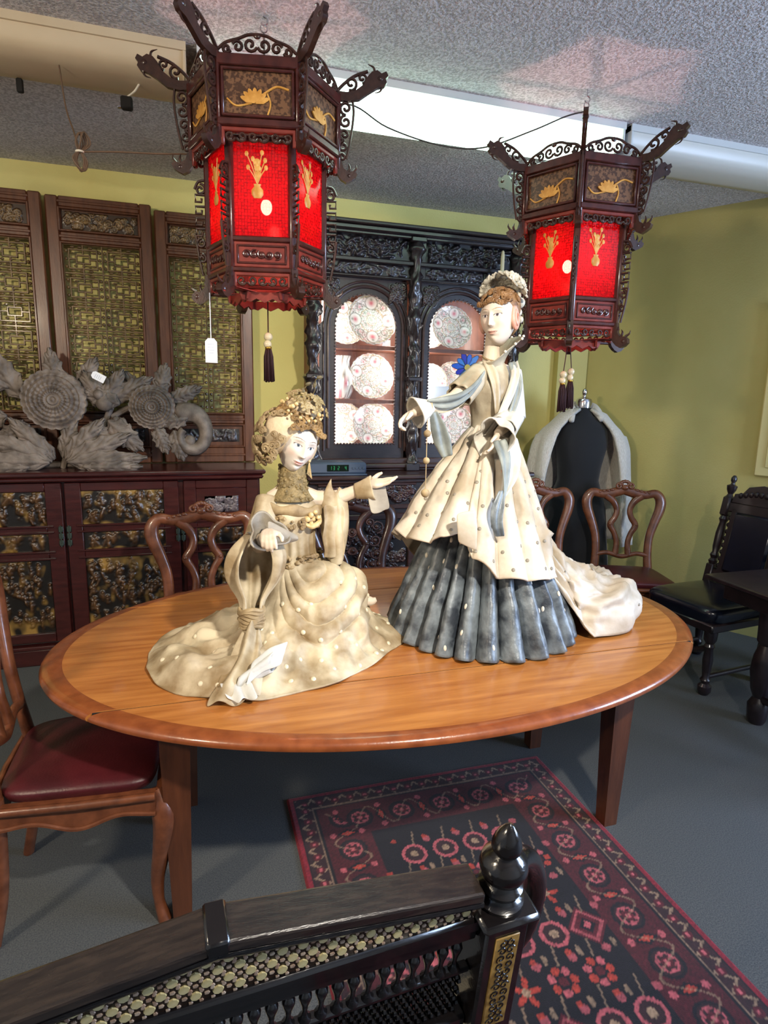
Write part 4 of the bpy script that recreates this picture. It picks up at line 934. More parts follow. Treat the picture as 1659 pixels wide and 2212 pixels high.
# ------------------------------------------------------------------ rug with a woven design
def rug():
    x0, x1, y0, y1 = .30, 1.443, -.45, 2.19; st = .0052
    nx, ny = int((x1 - x0) / st), int((y1 - y0) / st); xs = np.linspace(0, x1 - x0, nx); ys = np.linspace(0, y1 - y0, ny)
    X, Y = np.meshgrid(xs, ys, indexing='ij'); Wd, Ld = x1 - x0, y1 - y0
    E = np.minimum(np.minimum(X, Wd - X), np.minimum(Y, Ld - Y))
    navy, red, brt, pink, cream, brown, rust = [np.array(lin(c)) for c in ((14, 10, 20), (78, 16, 28), (122, 20, 38), (176, 84, 92), (146, 120, 98), (44, 20, 26), (166, 56, 44))]
    C = np.ones(X.shape + (3,)) * navy
    def put(mk, c, a=1.0):
        mk = (np.clip(mk, 0, 1) * a)[..., None]; C[:] = C * (1 - mk) + c * mk
    put(E < .30, red * .75); put((E < .30) & (E > .275), navy); put((E < .10), brown)
    put(E < .022, brt); put((E > .022) & (E < .028), navy)
    # along-edge coordinate
    side = np.minimum(X, Wd - X) < np.minimum(Y, Ld - Y); S = np.where(side, Y, X)
    zig = np.abs(((S / .062) % 1) - .5) * 2; put((np.abs((E - .036) / .044 - zig) < .16) & (E > .03) & (E < .086), cream, .8)
    d = np.hypot(((S / .062 + .5) % 1 - .5) * .062, E - .06); put(d < .016, red); put(d < .007, pink)
    put((E > .086) & (E < .094), cream, .6); put((E > .094) & (E < .10), navy)
    # main border flowers
    per = .17; u = ((S / per) % 1 - .5) * per; d = np.hypot(u, E - .19); put((d < .052) & (d > .042), navy); put(d < .042, brown); put((d < .034) & (d > .028), pink, .8); put(d < .018, red); put(d < .009, pink)
    for k in range(6):
        a = k * pi / 3; put(np.hypot(u - .026 * math.cos(a), E - .19 - .026 * math.sin(a)) < .007, pink, .8)
    u2 = ((S / per + .5) % 1 - .5) * per; put((np.abs(u2) / .022 + np.abs(E - .19) / .045) < 1, navy); put((np.abs(u2) / .012 + np.abs(E - .19) / .028) < 1, rust); put(np.hypot(u2, E - .245) < .012, pink, .9); put(np.hypot(u2, E - .135) < .012, pink, .9)
    wav = np.abs(E - .19 - .055 * np.sin(S / per * 2 * pi)); put((wav < .0045) & (E > .1) & (E < .275), cream, .55)
    # field motifs
    R = np.random.RandomState(12); fld = E > .30
    cxs = Wd / 2
    for j in range(-1, 15):
        for i in range(-2, 3):
            mx, my = cxs + i * .118 + (j % 2) * .059, .37 + j * .142
            if not (.33 < mx < Wd - .33 and .33 < my < Ld - .33): continue
            kind = R.randint(0, 4); dx, dy = X - mx, Y - my; d = np.hypot(dx, dy); th = np.arctan2(dy, dx)
            if kind == 0:
                put((d < .046) & (d > .034), pink, .9); put(d < .034, brown); put(d < .014, cream)
            elif kind == 1:
                for k in range(7): a = k * 2 * pi / 7; put(np.hypot(dx - .034 * math.cos(a), dy - .034 * math.sin(a)) < .0125, pink if k % 2 else rust, .9)
                put(d < .014, red)
            elif kind == 2:
                m = np.maximum(np.abs(dx + dy), np.abs(dx - dy)) * .72; put(m < .05, red); put((m < .042) & (m > .034), pink, .7); put(m < .022, navy); put(m < .011, pink)
            else:
                put(d < .045 * (.6 + .4 * np.cos(5 * th)), rust, .9); put(d < .012, cream)
            ln = np.abs(dx - .25 * dy); put((ln < .003) & (dy > .045) & (dy < .11) & fld, cream, .6)
            put(np.hypot(dx - .067, dy - .06) < .014, pink, .7); put(np.hypot(dx + .055, dy - .075) < .01, rust, .8); put(np.hypot((dx - .04) / 1.0, (dy + .07) / 2.2) < .008, cream, .7)
    # corner medallion arcs
    dm = np.hypot((X - cxs) / .9, (Y - .55) / 1.0); put((np.abs(dm - .33) < .006) & fld, pink, .8); put((np.abs(dm - .30) < .004) & fld, cream, .5)
    C[:] = C * (1 + .22 * R.randn(*X.shape))[..., None].clip(.5, 1.6)
    Z = .009 + .0015 * fbm(X * 4, Y * 4) ; Z[0, :] = Z[-1, :] = 0; Z[:, 0] = Z[:, -1] = 0
    mb = MB(); mb.grid(np.stack([X + x0, Y + y0, Z], -1))
    o = mb.build('persian_rug', mat('wool_pile', attr='Col', rough=.95, sheen=.15, bump=.4, bscale=500, bdist=.003), cols=C.reshape(-1, 3), angle=180)
    return tag(o, 'dark red and navy patterned wool rug running under the oval table', 'rug')
rug()
# ------------------------------------------------------------------ palace lanterns
m_lan = wood('lantern_rosewood', (52, 20, 18), (78, 34, 28), rough=.28, stretch=(6, 6, 6), coat=.35)
m_lan2 = wood('lantern_red_trim', (104, 40, 34), (130, 54, 44), rough=.3, stretch=(6, 6, 6), coat=.3)
m_fret = wood('lantern_fretwork', (40, 20, 16), (66, 38, 28), rough=.32, stretch=(8, 8, 8), coat=.3)
m_gilt = mat('gilt_paint', (186, 128, 50), (214, 160, 80), rough=.4, scale=40)
def red_glass():
    m = bpy.data.materials.new('red_scale_glass'); m.use_nodes = True; nt = m.node_tree; nt.nodes.clear(); N = nt.nodes; L = nt.links
    o = N.new('ShaderNodeOutputMaterial'); tc = N.new('ShaderNodeTexCoord'); mp = N.new('ShaderNodeMapping'); mp.inputs['Scale'].default_value = (1, 1, 1); L.new(tc.outputs['Object'], mp.inputs[0])
    v = N.new('ShaderNodeTexVoronoi'); v.feature = 'DISTANCE_TO_EDGE'; v.inputs['Scale'].default_value = 95; v.inputs['Randomness'].default_value = .12; L.new(mp.outputs[0], v.inputs['Vector'])
    r = N.new('ShaderNodeValToRGB'); r.color_ramp.elements[0].position = .04; r.color_ramp.elements[1].position = .30
    r.color_ramp.elements[0].color = (.26, .004, .008, 1); r.color_ramp.elements[1].color = (.92, .03, .05, 1); L.new(v.outputs['Distance'], r.inputs[0])
    t = N.new('ShaderNodeBsdfTranslucent'); L.new(r.outputs[0], t.inputs[0])
    tr = N.new('ShaderNodeBsdfTransparent'); tr.inputs[0].default_value = (.90, .20, .18, 1)
    df = N.new('ShaderNodeBsdfDiffuse'); L.new(r.outputs[0], df.inputs[0])
    g = N.new('ShaderNodeBsdfGlossy'); g.inputs['Roughness'].default_value = .12
    m1 = N.new('ShaderNodeMixShader'); m1.inputs[0].default_value = .50; L.new(t.outputs[0], m1.inputs[1]); L.new(tr.outputs[0], m1.inputs[2])
    m2 = N.new('ShaderNodeMixShader'); m2.inputs[0].default_value = .30; L.new(m1.outputs[0], m2.inputs[1]); L.new(df.outputs[0], m2.inputs[2])
    m3 = N.new('ShaderNodeMixShader'); m3.inputs[0].default_value = .05; L.new(m2.outputs[0], m3.inputs[1]); L.new(g.outputs[0], m3.inputs[2]); L.new(m3.outputs[0], o.inputs[0])
    return m
m_rglass = red_glass()
m_upan = mat('painted_lattice_panel', (70, 46, 32), (112, 80, 56), rough=.35, scale=90, detail=1, lo=.45, hi=.55)
m_bulb = mat('hot_bulb', (255, 235, 230), emit=(255, 214, 206), estr=260)
RU, RL = .265, .215; AU, AL = RU * .866, RL * .866; HU, HL = RU / 2, RL / 2
LH = .74; ZV = .515; ZU0, ZU1 = .545, .70
_LP = {}
def lantern(name_label, loc, rz, tassels, wire_top, bo=0.0):
    t = thing('palace_lantern', name_label, 'lantern', loc, rz, group='hexagonal red palace lanterns')
    def six(name, mbf, m, off=0.0, **k):
        key = name + str(off) + str(k.pop('key', ''))
        for i in range(6):
            M = Matrix.Rotation(i * pi / 3 + off, 4, 'Z')
            if key not in _LP: o = mbf().build(name, m, t, **k); _LP[key] = o
            else: o = inst(_LP[key], t)
            o.matrix_local = M
    # faces (built facing -y)
    def frame_box(w, y, z0, z1, d=.016, b=.004):
        def f(): mb = MB(); mb.box(-w, w, -y - d / 2, -y + d / 2, z0, z1, b=b); return mb
        return f
    six('top_rail', frame_box(HU, AU, .705, .74, .022), m_lan); six('upper_sill', frame_box(HU, AU, .528, .552, .026), m_lan)
    six('upper_panel', frame_box(HU - .012, AU - .004, .552, .705, .006, .001), m_upan)
    def fl():
        mb = MB(); y = -AU - .0015
        for k in range(7):
            a = rad(20 + k * 23.3); L = .05; c, s = math.cos(a), math.sin(a)
            poly = [(-.01 + (px * c - pz * s) * L, .60 + (px * s + pz * c) * L * .9) for px, pz in ((0, -.05), (.5, -.22), (.9, -.1), (1, 0), (.9, .1), (.5, .22), (0, .05))]; mb.prism(poly, y - .002 - .0005 * k, y)
        mb.tube(cr([(.02, y, .63), (.06, y, .652), (.10, y, .645)], 5), .0035, 6); mb.tube(cr([(-.02, y, .60), (-.07, y, .59), (-.10, y, .61)], 5), .003, 6)
        mb.tube(cr([(.03, y, .565), (.04, y, .60), (.03, y, .63)], 5), .003, 6); return mb
    six('gilt_lotus', fl, m_gilt, smooth=False, fix=True)
    def panel_border():
        mb = MB(); w = HU - .014; y = AU + .006
        for (x0, x1, z0, z1) in ((-w, w, .555, .565), (-w, w, .692, .702), (-w, -w + .01, .555, .702), (w - .01, w, .555, .702)): mb.box(x0, x1, -y - .005, -y + .005, z0, z1, b=.003)
        return mb
    six('panel_border', panel_border, m_lan)
    def valance(w, y, z, h):
        def f():
            mb = MB(); mb.box(-w, w, -y - .007, -y + .007, z - .014, z, b=.003); mb.box(-w, -w + .014, -y - .007, -y + .007, z - h, z, b=.003); mb.box(w - .014, w, -y - .007, -y + .007, z - h, z, b=.003); return mb
        return f
    def valance_carving(w, y, z, h, n):
        def f():
            mb = MB()
            for k in range(n):
                cx = -w + (k + .5) * 2 * w / n; r = w / n * .95; sg = 1 if k % 2 else -1
                mb.tube([(cx + sg * (p[0] - cx), -y, p[2]) for p in spiral(cx, z - .014 - r * .7, r, .003, rad(200), 1.15, 14)], .0042, 6)
                mb.ell((cx, -y, z - .02 - r * .9), (.008, .005, .007), 8, 5)
            return mb
        return f
    six('valance_rail', valance(HU - .008, AU - .004, .528, .055), m_lan2)
    six('valance_carving', valance_carving(HU - .02, AU - .004, .528, .04, 6), m_fret)
    six('glass_rail', frame_box(HL, AL, .185, .203, .018), m_lan); six('glass_rail', frame_box(HL, AL, .50, .52, .018), m_lan, key='b')
    six('red_glass', frame_box(HL - .008, AL - .004, .20, .505, .004, .0), m_rglass, smooth=False)
    six('base_rail', frame_box(HL, AL, .085, .102, .02), m_lan)
    six('base_panel', frame_box(HL - .01, AL - .003, .10, .187, .010), m_lan2)
    def small_carv():
        mb = MB(); w = HL - .022; y = AL + .004
        for (x0, x1, z0, z1) in ((-w, w, .112, .119), (-w, w, .168, .175), (-w, -w + .007, .112, .175), (w - .007, w, .112, .175)): mb.box(x0, x1, -y - .003, -y + .004, z0, z1, b=.002)
        for k in range(5):
            x = -w * .62 + k * w * .31; mb.ell((x, -y, .143), (.011, .006, .011), 8, 5); mb.tube([(p[0], -y - .002, p[2]) for p in spiral(x, .143, .016, .004, k * 1.1, 1.0, 10)], .003, 5)
        return mb
    six('base_carving', small_carv, m_lan)
    six('valance_rail', valance(HL - .006, AL - .004, .086, .05), m_lan2, key='lo'); six('valance_carving', valance_carving(HL - .018, AL - .004, .084, .04, 5), m_fret, key='lo')
    def ornament():
        mb = MB(); y = -AL - .0
        mb.lathe([(.012, .0), (.02, .012), (.02, .026), (.01, .038), (.013, .045)], 12, o=(-.012, y, .325), sy=.25)
        for k in range(7):
            a = rad(60 + k * 10); L = .06 + .02 * (k % 3); mb.tube(cr([(-.012, y, .37), (-.012 + L * .4 * math.cos(a), y, .37 + L * .5 * math.sin(a)), (-.012 + L * .99 * math.cos(a), y, .37 + L * math.sin(a))], 3), .002, 5)
            mb.ell((-.012 + L * math.cos(a), y, .37 + L * math.sin(a)), (.007, .002, .009), 7, 4)
        for z in (.40, .42, .44): mb.ell((-.012 + .006 * math.sin(z * 300), y, z), (.012, .002, .011), 8, 5)
        return mb
    six('gilt_vase', ornament, m_gilt)
    # corner posts (built at angle -60)
    def corner(f):
        def g(): mb = MB(); f(mb, Matrix.Rotation(rad(-60), 4, 'Z')); return mb
        return g
    def p_up(mb, M): mb.box(RU - .017, RU + .008, -.013, .013, .49, .745, b=.004, M=M)
    def p_lo(mb, M): mb.box(RL - .016, RL + .008, -.013, .013, .03, .53, b=.005, M=M)
    six('upper_post', corner(p_up), m_lan); six('lower_post', corner(p_lo), m_lan)
    def fin(mb, M, f):  # radial plane: x = radius, z up
        f(lambda p, r: mb.tube(p, r, 6, M=M), lambda poly, w: mb.prism(poly, -w, w, M=M), lambda c, r: mb.ell(c, r, 8, 6, M=M))
    def dragon(tb, pr, el):
        z = .74
        pr([(RU - .02, z - .012), (RU + .03, z - .02), (RU + .075, z - .012), (RU + .11, z + .012), (RU + .14, z + .03), (RU + .165, z + .036), (RU + .175, z + .05), (RU + .17, z + .062), (RU + .18, z + .072), (RU + .172, z + .086), (RU + .155, z + .078), (RU + .14, z + .088), (RU + .12, z + .082), (RU + .105, z + .066), (RU + .092, z + .040), (RU + .062, z + .018), (RU + .03, z + .010), (RU, z + .012)], .009)
        tb(spiral(RU + .045, z + .042, .024, .005, rad(250), 1.2, 14), .0055); tb(spiral(RU + .085, z + .062, .018, .004, rad(270), 1.2, 12), .005)
        tb(cr([(RU - .01, 0, z + .01), (RU + .02, 0, z + .04), (RU + .06, 0, z + .068), (RU + .105, 0, z + .085)], 5), .006)
        el((RU + .15, 0, z + .062), (.016, .013, .013)); tb(cr([(RU + .13, 0, z + .085), (RU + .125, 0, z + .10), (RU + .105, 0, z + .108)], 4), [.005, .004, .001])
        tb(cr([(RU + .16, 0, z + .04), (RU + .15, 0, z + .022), (RU + .13, 0, z + .016)], 4), [.005, .003, .001])
    six('dragon_head', corner(lambda mb, M: fin(mb, M, dragon)), m_fret, angle=50, fix=True)
    def ufret(tb, pr, el):
        for k, (dx, z, r) in enumerate(((.035, .70, .024), (.034, .655, .022), (.03, .612, .02), (.026, .572, .018), (.022, .535, .016))):
            tb(spiral(RU + dx - .008, z, r, .005, rad(90 if k % 2 else -90), 1.25 * (1 if k % 2 else -1), 14), .0055)
        tb(cr([(RU + .05, 0, .735), (RU + .055, 0, .68), (RU + .045, 0, .60), (RU + .03, 0, .53)], 5), .0045)
    six('corner_fretwork', corner(lambda mb, M: fin(mb, M, ufret)), m_fret)
    def uhead(tb, pr, el):
        pr([(RU - .012, .525), (RU + .012, .52), (RU + .02, .495), (RU + .04, .482), (RU + .058, .488), (RU + .07, .478), (RU + .064, .464), (RU + .048, .454), (RU + .03, .446), (RU + .01, .456), (RU - .006, .478), (RU - .02, .50)], .011)
        tb(cr([(RU + .035, 0, .482), (RU + .042, 0, .50), (RU + .038, 0, .516)], 4), [.006, .005, .001]); tb(cr([(RU + .055, 0, .486), (RU + .066, 0, .50), (RU + .066, 0, .512)], 4), [.005, .004, .001]); el((RU + .04, 0, .47), (.016, .014, .012))
    six('corner_pendant', corner(lambda mb, M: fin(mb, M, uhead)), m_fret, angle=50, fix=True)
    def lfret(tb, pr, el):
        for (z, r, s) in ((.40, .02, 1), (.215, .018, -1), (.16, .016, 1)): tb(spiral(RL + .024, z, r, .005, rad(90), 1.25 * s, 14), .005)
        for z in (.365, .325, .285, .248):
            tb([(RL + .008, 0, z + .016), (RL + .042, 0, z + .016), (RL + .042, 0, z - .008), (RL + .02, 0, z - .008), (RL + .02, 0, z + .004)], .0048)
        tb(cr([(RL + .008, 0, .43), (RL + .03, 0, .425), (RL + .044, 0, .40)], 4), .005); tb(cr([(RL + .044, 0, .24), (RL + .036, 0, .17), (RL + .022, 0, .10)], 4), .005)
    six('side_fretwork', corner(lambda mb, M: fin(mb, M, lfret)), m_fret)
    def foot(tb, pr, el):
        pr([(RL - .012, .10), (RL + .012, .10), (RL + .016, .06), (RL + .03, .04), (RL + .05, .042), (RL + .064, .03), (RL + .066, .014), (RL + .052, .0), (RL + .034, -.006), (RL + .016, .004), (RL, .02), (RL - .014, .05)], .012)
        tb(cr([(RL + .03, 0, .04), (RL + .036, 0, .058), (RL + .03, 0, .072)], 4), [.006, .005, .001]); tb(cr([(RL + .05, 0, .042), (RL + .066, 0, .052), (RL + .07, 0, .066)], 4), [.006, .004, .001]); el((RL + .046, 0, .022), (.018, .015, .016)); tb(spiral(RL + .0, .07, .018, .004, 0, 1.2, 12), .005)
    six('corner_foot', corner(lambda mb, M: fin(mb, M, foot)), m_fret, angle=50, fix=True)
    def crest():
        mb = MB(); y = -AU
        for s in (-1, 1):
            for (x, z, r, a) in ((.022, .77, .022, 200), (.062, .762, .018, 20), (.098, .755, .014, 200)):
                mb.tube([(s * p[0], y, p[2]) for p in spiral(x, z, r, .004, rad(a), 1.2, 14)], .0052, 6)
            mb.tube([(s * q[0], y, q[2]) for q in cr([(.0, 0, .80), (.03, 0, .797), (.06, 0, .785), (.1, 0, .772), (.125, 0, .752)], 5)], .0052, 6)
        mb.ell((0, y, .795), (.012, .006, .009)); return mb
    six('crest_fretwork', crest, m_fret)
    def btm():
        mb = MB(); mb.prism([(-.09, .03), (.09, .03), (.08, .005), (.05, -.004), (.03, .008), (0, -.006), (-.03, .008), (-.05, -.004), (-.08, .005)], -AL * .62 - .004, -AL * .62 + .004); return mb
    six('inner_apron', btm, m_lan2, smooth=False, fix=True)
    # single parts
    mb = MB(); mb.lathe([(.04, .03), (.045, .036), (.02, .04), (.0, .04)], 12)
    for i in range(3): a = i * pi / 3; mb.tube([(RL * math.cos(a), RL * math.sin(a), .034), (-RL * math.cos(a), -RL * math.sin(a), .034)], .007, 6)
    mb.build('floor_spokes', m_lan, t)
    mb = MB()
    for i in range(3): a = i * pi / 3; mb.tube([(RU * math.cos(a), RU * math.sin(a), .725), (-RU * math.cos(a), -RU * math.sin(a), .725)], .008, 6)
    mb.build('top_spokes', m_lan, t)
    mb = MB(); mb.tube([(0, 0, .40), (0, 0, wire_top)], .0035, 6); mb.lathe([(.012, .37), (.016, .38), (.016, .42), (.008, .43)], 12); mb.build('stem', m_iron, t)
    mb = MB(); zt = wire_top
    mb.tube([(.012 * math.cos(a), 0, zt + .012 + .012 * math.sin(a)) for a in np.linspace(0, 2 * pi, 14, endpoint=False)], .0028, 6, closed=True)
    mb.tube(cr([(0, 0, zt + .05), (.012, 0, zt + .042), (.012, 0, zt + .03), (0, 0, zt + .022), (-.01, 0, zt + .03)], 5), .003, 6); mb.tube([(0, 0, zt + .05), (0, 0, ZC - loc[2])], .0028, 6); mb.build('hook', m_chrome, t)
    mb = MB(); mb.ell((bo, -abs(bo) * .5, .35), (.021, .021, .028), 14, 10); mb.build('bulb', m_bulb, t)
    d = bpy.data.lights.new('bulb_glow', 'POINT'); d.energy = 5.5; d.color = (1.0, .20, .14); d.shadow_soft_size = .03
    o = bpy.data.objects.new('bulb_glow', d); COL.objects.link(o); o.parent = t; o.location = (bo, -abs(bo) * .5, .345)
    # tassels
    for (tx, ty, drop) in tassels:
        mb = MB(); mb.tube([(tx * .3, ty * .3, .03), (tx, ty, -drop)], .0025, 6); mb.build('cord', m_lan, t)
        mb = MB(); mb.ell((tx, ty, -drop - .015), .0165, 14, 10); mb.build('bead', mat('clear_bead', (206, 192, 160), rough=.12, coat=.6), t)
        mb = MB(); mb.ell((tx - .003, ty, -drop - .042), .0155, 14, 10); mb.build('bead', _M['clear_bead'], t)
        mb = MB(); mb.lathe([(.010, -drop - .062), (.013, -drop - .058), (.013, -drop - .054), (.010, -drop - .050)], 14, o=(tx, ty, 0)); mb.build('tassel_ring', m_brass, t)
        mb = MB(); R = random.Random(2)
        for k in range(46):
            a = R.random() * 2 * pi; q = math.sqrt(R.random()); c, s = math.cos(a), math.sin(a)
            mb.tube([(tx + .009 * q * c, ty + .009 * q * s, -drop - .056), (tx + .017 * q * c, ty + .017 * q * s, -drop - .09), (tx + .02 * q * c + .002, ty + .02 * q * s, -drop - .175 - .012 * R.random())], .0022, 4)
        o = mb.build('tassel', mat('maroon_thread', (52, 22, 28), rough=.7), t, angle=180)
    return t
l1 = lantern('red hexagonal lantern hanging lower left of the tube light, above the kneeling figurine', (.285, 2.45, 1.935), rad(-12), [(0, 0, .10)], .925)
l2 = lantern('red hexagonal lantern hanging near the standing figurine head, before the olive wall', (1.655, 2.50, 1.835), rad(-3.6), [(-.022, -.01, .10), (.022, .0, .085)], 1.0, -.05)
# ------------------------------------------------------------------ cords and tags
m_cord = mat('brown_cord', (96, 74, 56), rough=.6); m_cordd = mat('dark_cord', (50, 46, 42), rough=.6)
mb = MB(); mb.tube(cr([(.42, 2.55, 2.66), (.62, 2.55, 2.72), (.78, 2.55, 2.66), (1.0, 2.55, 2.625), (1.2, 2.55, 2.64), (1.42, 2.54, 2.73), (1.57, 2.52, 2.80), (1.655, 2.50, 2.825)], 7), .0032, 6)
tag(mb.build('lantern_cord', m_cordd), 'thin dark cord slung between the two lanterns below the lit tube', 'cord')
pc = thing('coiled_cord', 'knotted bundle of tan cord hanging under the beige fixture', 'cord', (-.36, 2.62, 2.45))
mb = MB(); mb.tube(cr([(.0, .0, .0), (-.03, .1, .1), (-.06, .16, .20), (-.075, .17, .345)], 6), .003, 6); mb.build('hanging_cord', m_cord, pc)
mb = MB(); mb.tube(cr([(.0, .0, .0), (.12, .0, .015), (.26, -.02, .02), (.40, -.04, .03)], 6), .0032, 6); mb.build('feed_cord', m_cord, pc)
mb = MB(); R = random.Random(6)
for k in range(6):
    w = .012 + .005 * (k % 3); mb.tube(cr([(0, 0, 0), (-w + .006 * k, -.004 * k, .03), (.004 * k, -.003 * k, .062), (w + .003 * k, 0, .03)], 5, True), .003, 6, closed=True)
    mb.tube(cr([(0, 0, 0), (-w, -.003 * k, -.03), (.002 * k, -.002 * k, -.066), (w, .002 * k, -.03)], 5, True), .003, 6, closed=True)
mb.build('loops', m_cord, pc)
mb = MB(); mb.tube([(.012 * math.cos(a), .012 * math.sin(a), 0) for a in np.linspace(0, 2 * pi, 12, endpoint=False)], .004, 6, closed=True); mb.build('tie', m_white, pc)
pl_ = thing('black_plug', 'small black plug hanging from the end of the beige fixture', 'plug', (-.21, 2.85, 2.70))
mb = MB(); mb.box(-.022, .022, -.018, .018, 0, .045, b=.006); mb.build('body', m_dark, pl_)
mb = MB(); mb.box(-.035, -.02, -.008, .008, .002, .012, b=.002); mb.build('pins', m_chrome, pl_)
mb = MB(); mb.tube(cr([(.0, 0, .044), (.03, 0, .07), (.05, 0, .10)], 5), .004, 6); mb.build('lead', m_white, pl_)
mb = MB(); mb.box(-.012, .012, -.01, .01, 0, .05, b=.004); tag(mb.build('pull_switch', m_dark, loc=(-.61, 2.98, 2.755)), 'tiny black pull switch under the beige fixture', 'switch')
def price_tag(label, loc, rz, L, w, h, tilt=0.0):
    t = thing('price_tag', label, 'tag', loc, rz)
    if L: 
        mb = MB(); mb.tube([(0, 0, 0), (0, 0, -L)], .0016, 5); mb.build('string', m_paper, t)
    mb = MB(); mb.prism([(-w, -L - h), (w, -L - h), (w, -L - .012), (w * .5, -L), (-w * .5, -L), (-w, -L - .012)], -.0008, .0008, M=Matrix.Rotation(tilt, 4, 'Y')); mb.build('card', m_paper, t, smooth=False, fix=True)
    mb = MB()
    for k in range(4): mb.box(-w * .6, w * (.5 - .1 * (k % 2)), -.0012, -.0008, -L - .022 - k * .01, -L - .020 - k * .01, M=Matrix.Rotation(tilt, 4, 'Y'))
    mb.build('handwriting', mat('faint_ink', (170, 172, 186), rough=.8), t, smooth=False)
price_tag('white price tag on a long string below the nearer lantern', (.068, 2.33, 1.95), rad(8), .155, .021, .085)
price_tag('small white price tag stuck on the sunflower carving', (-.55, 3.90, 1.70), 0, 0, .022, .075, rad(-62))
# ------------------------------------------------------------------ figurines: shared builders
m_face = mat('painted_face', attr='Col', rough=.5, spec=.4)
m_skin = mat('cream_porcelain', (204, 186, 164), (216, 200, 180), rough=.5, scale=9, bump=.1, bscale=60)
def frame(fwd, roll=0.0, up=(0, 0, 1)):
    y = -Vector(fwd).normalized(); u = Vector(up); x = y.cross(u).normalized(); z = x.cross(y).normalized()
    # local -y looks along fwd, z up
    return Matrix(((x.x, y.x, z.x, 0), (x.y, y.y, z.y, 0), (x.z, y.z, z.z, 0), (0, 0, 0, 1))) @ Matrix.Rotation(roll, 4, 'Y')
def head_mesh(skin=(234, 222, 206), lip=(190, 120, 108), iris=(70, 84, 100), brow=(110, 86, 66), blush=(220, 176, 156)):
    q = np.linspace(-1, 1, 231)[:-1]; phi = np.sign(q) * (np.abs(q) ** 1.0 * .62 + .38 * np.abs(q) ** 4) * pi
    el = np.linspace(-pi / 2 + .02, pi / 2 - .02, 190)
    P, E = np.meshgrid(phi, el, indexing='ij')
    w, d, h = .056, .062, .085
    x = np.sin(P) * np.cos(E) * w; y = -np.cos(P) * np.cos(E) * d; z = np.sin(E) * h
    s = np.clip(-z / h, 0, 1); fr = np.clip(np.cos(P), 0, 1)
    x = x * (1 - .40 * s ** 1.7); y = np.where(y < 0, y * (1 + .06 * s), y * (1 - .25 * s))
    x = x * (1 + .04 * G(z - .03, .03)); y = y * (1 + .03 * G(z - .045, .03) * fr)
    ax = np.abs(x); f = np.zeros_like(x); zl = z - 10.0 * x * x * (ax < .03)
    f += .0150 * np.interp(z, [-.028, -.019, -.012, .010, .026, .032], [0, 1, .92, .42, .08, 0]) * G(x, .0055 + .003 * G(z + .017, .008))
    f += .0028 * G(ax - .0075, .0045) * G(z + .019, .005)
    f -= .0062 * G(ax - .022, .0125) * G(z - .012, .010); f += .0040 * G(ax - .022, .0085) * G(z - .0105, .0062)
    f += .0022 * G(ax - .02, .016) * G(z - .027, .005); f += .0030 * G(ax - .030, .014) * G(z + .012, .014)
    f += .0052 * G(x, .0115) * (.85 * G(zl + .0385, .0030) + G(zl + .0460, .0038)); f -= .0020 * G(x, .012) * G(zl + .0422, .0013)
    f += .0060 * G(x, .013) * G(z + .066, .012); f -= .002 * G(x, .012) * G(z + .053, .004); f -= .003 * G(ax - .036, .012) * G(z + .045, .016)
    y = y - f * (fr > 0)
    C = np.ones(x.shape + (3,)) * np.array(lin(skin)); C *= (1 + .035 * fbm(x * 60, y * 60, z * 60))[..., None]
    front = (fr > .25)
    def put(mk, c, a=1.0):
        nonlocal C
        mk = (np.clip(mk, 0, 1) * front * a)[..., None]; C = C * (1 - mk) + np.array(lin(c)) * mk
    put(G(ax - .031, .014) * G(z + .014, .014), blush, .45)
    lipw = np.clip(1 - (x / .0150) ** 2, 0, 1); put((np.abs(zl + .0392) < .0034 * lipw) * 1.0, lip, .8); put((np.abs(zl + .0452) < .0036 * lipw) * 1.0, lip, .7); put((np.abs(zl + .0422) < .0010) & (ax < .017), (120, 66, 60), .8)
    ex = ax - .0222; ez = z - .0105 - .08 * ex; e = (ex / .0118) ** 2 + (ez / .0046) ** 2
    put(G(ex, .013) * G(ez - .004, .007), (170, 150, 140), .55)
    put((e < 1) * 1.0, (226, 222, 214)); put((np.hypot(ex + .001, ez - .0003) < .0046) & (e < 1.0), iris); put((np.hypot(ex + .001, ez - .0003) < .0022) & (e < 1), (20, 20, 26))
    put((np.abs(e - 1) < .32) & (ez > .0004), (62, 48, 46), .95); put((np.abs(e - 1) < .16) & (ez <= .0004), (140, 110, 100), .6)
    bz = .0268 + .0045 * np.cos((ex - .002) * 90); put((np.abs(z - bz) < .0016 * np.clip(1.2 - np.abs(ex) / .018, 0, 1)) & (np.abs(ex) < .018), brow, .85)
    put((G(ax - .0045, .002) * G(z + .0215, .0022) > .45) * 1.0, (150, 104, 92), .7)
    mb = MB(); mb.grid(np.stack([x, y, z], -1), cu=True)
    n = len(el); mb.f.append(tuple(k * n for k in range(len(phi)))); mb.f.append(tuple(k * n + n - 1 for k in range(len(phi)))[::-1]); mb.m += [0, 0]
    return mb, C.reshape(-1, 3)
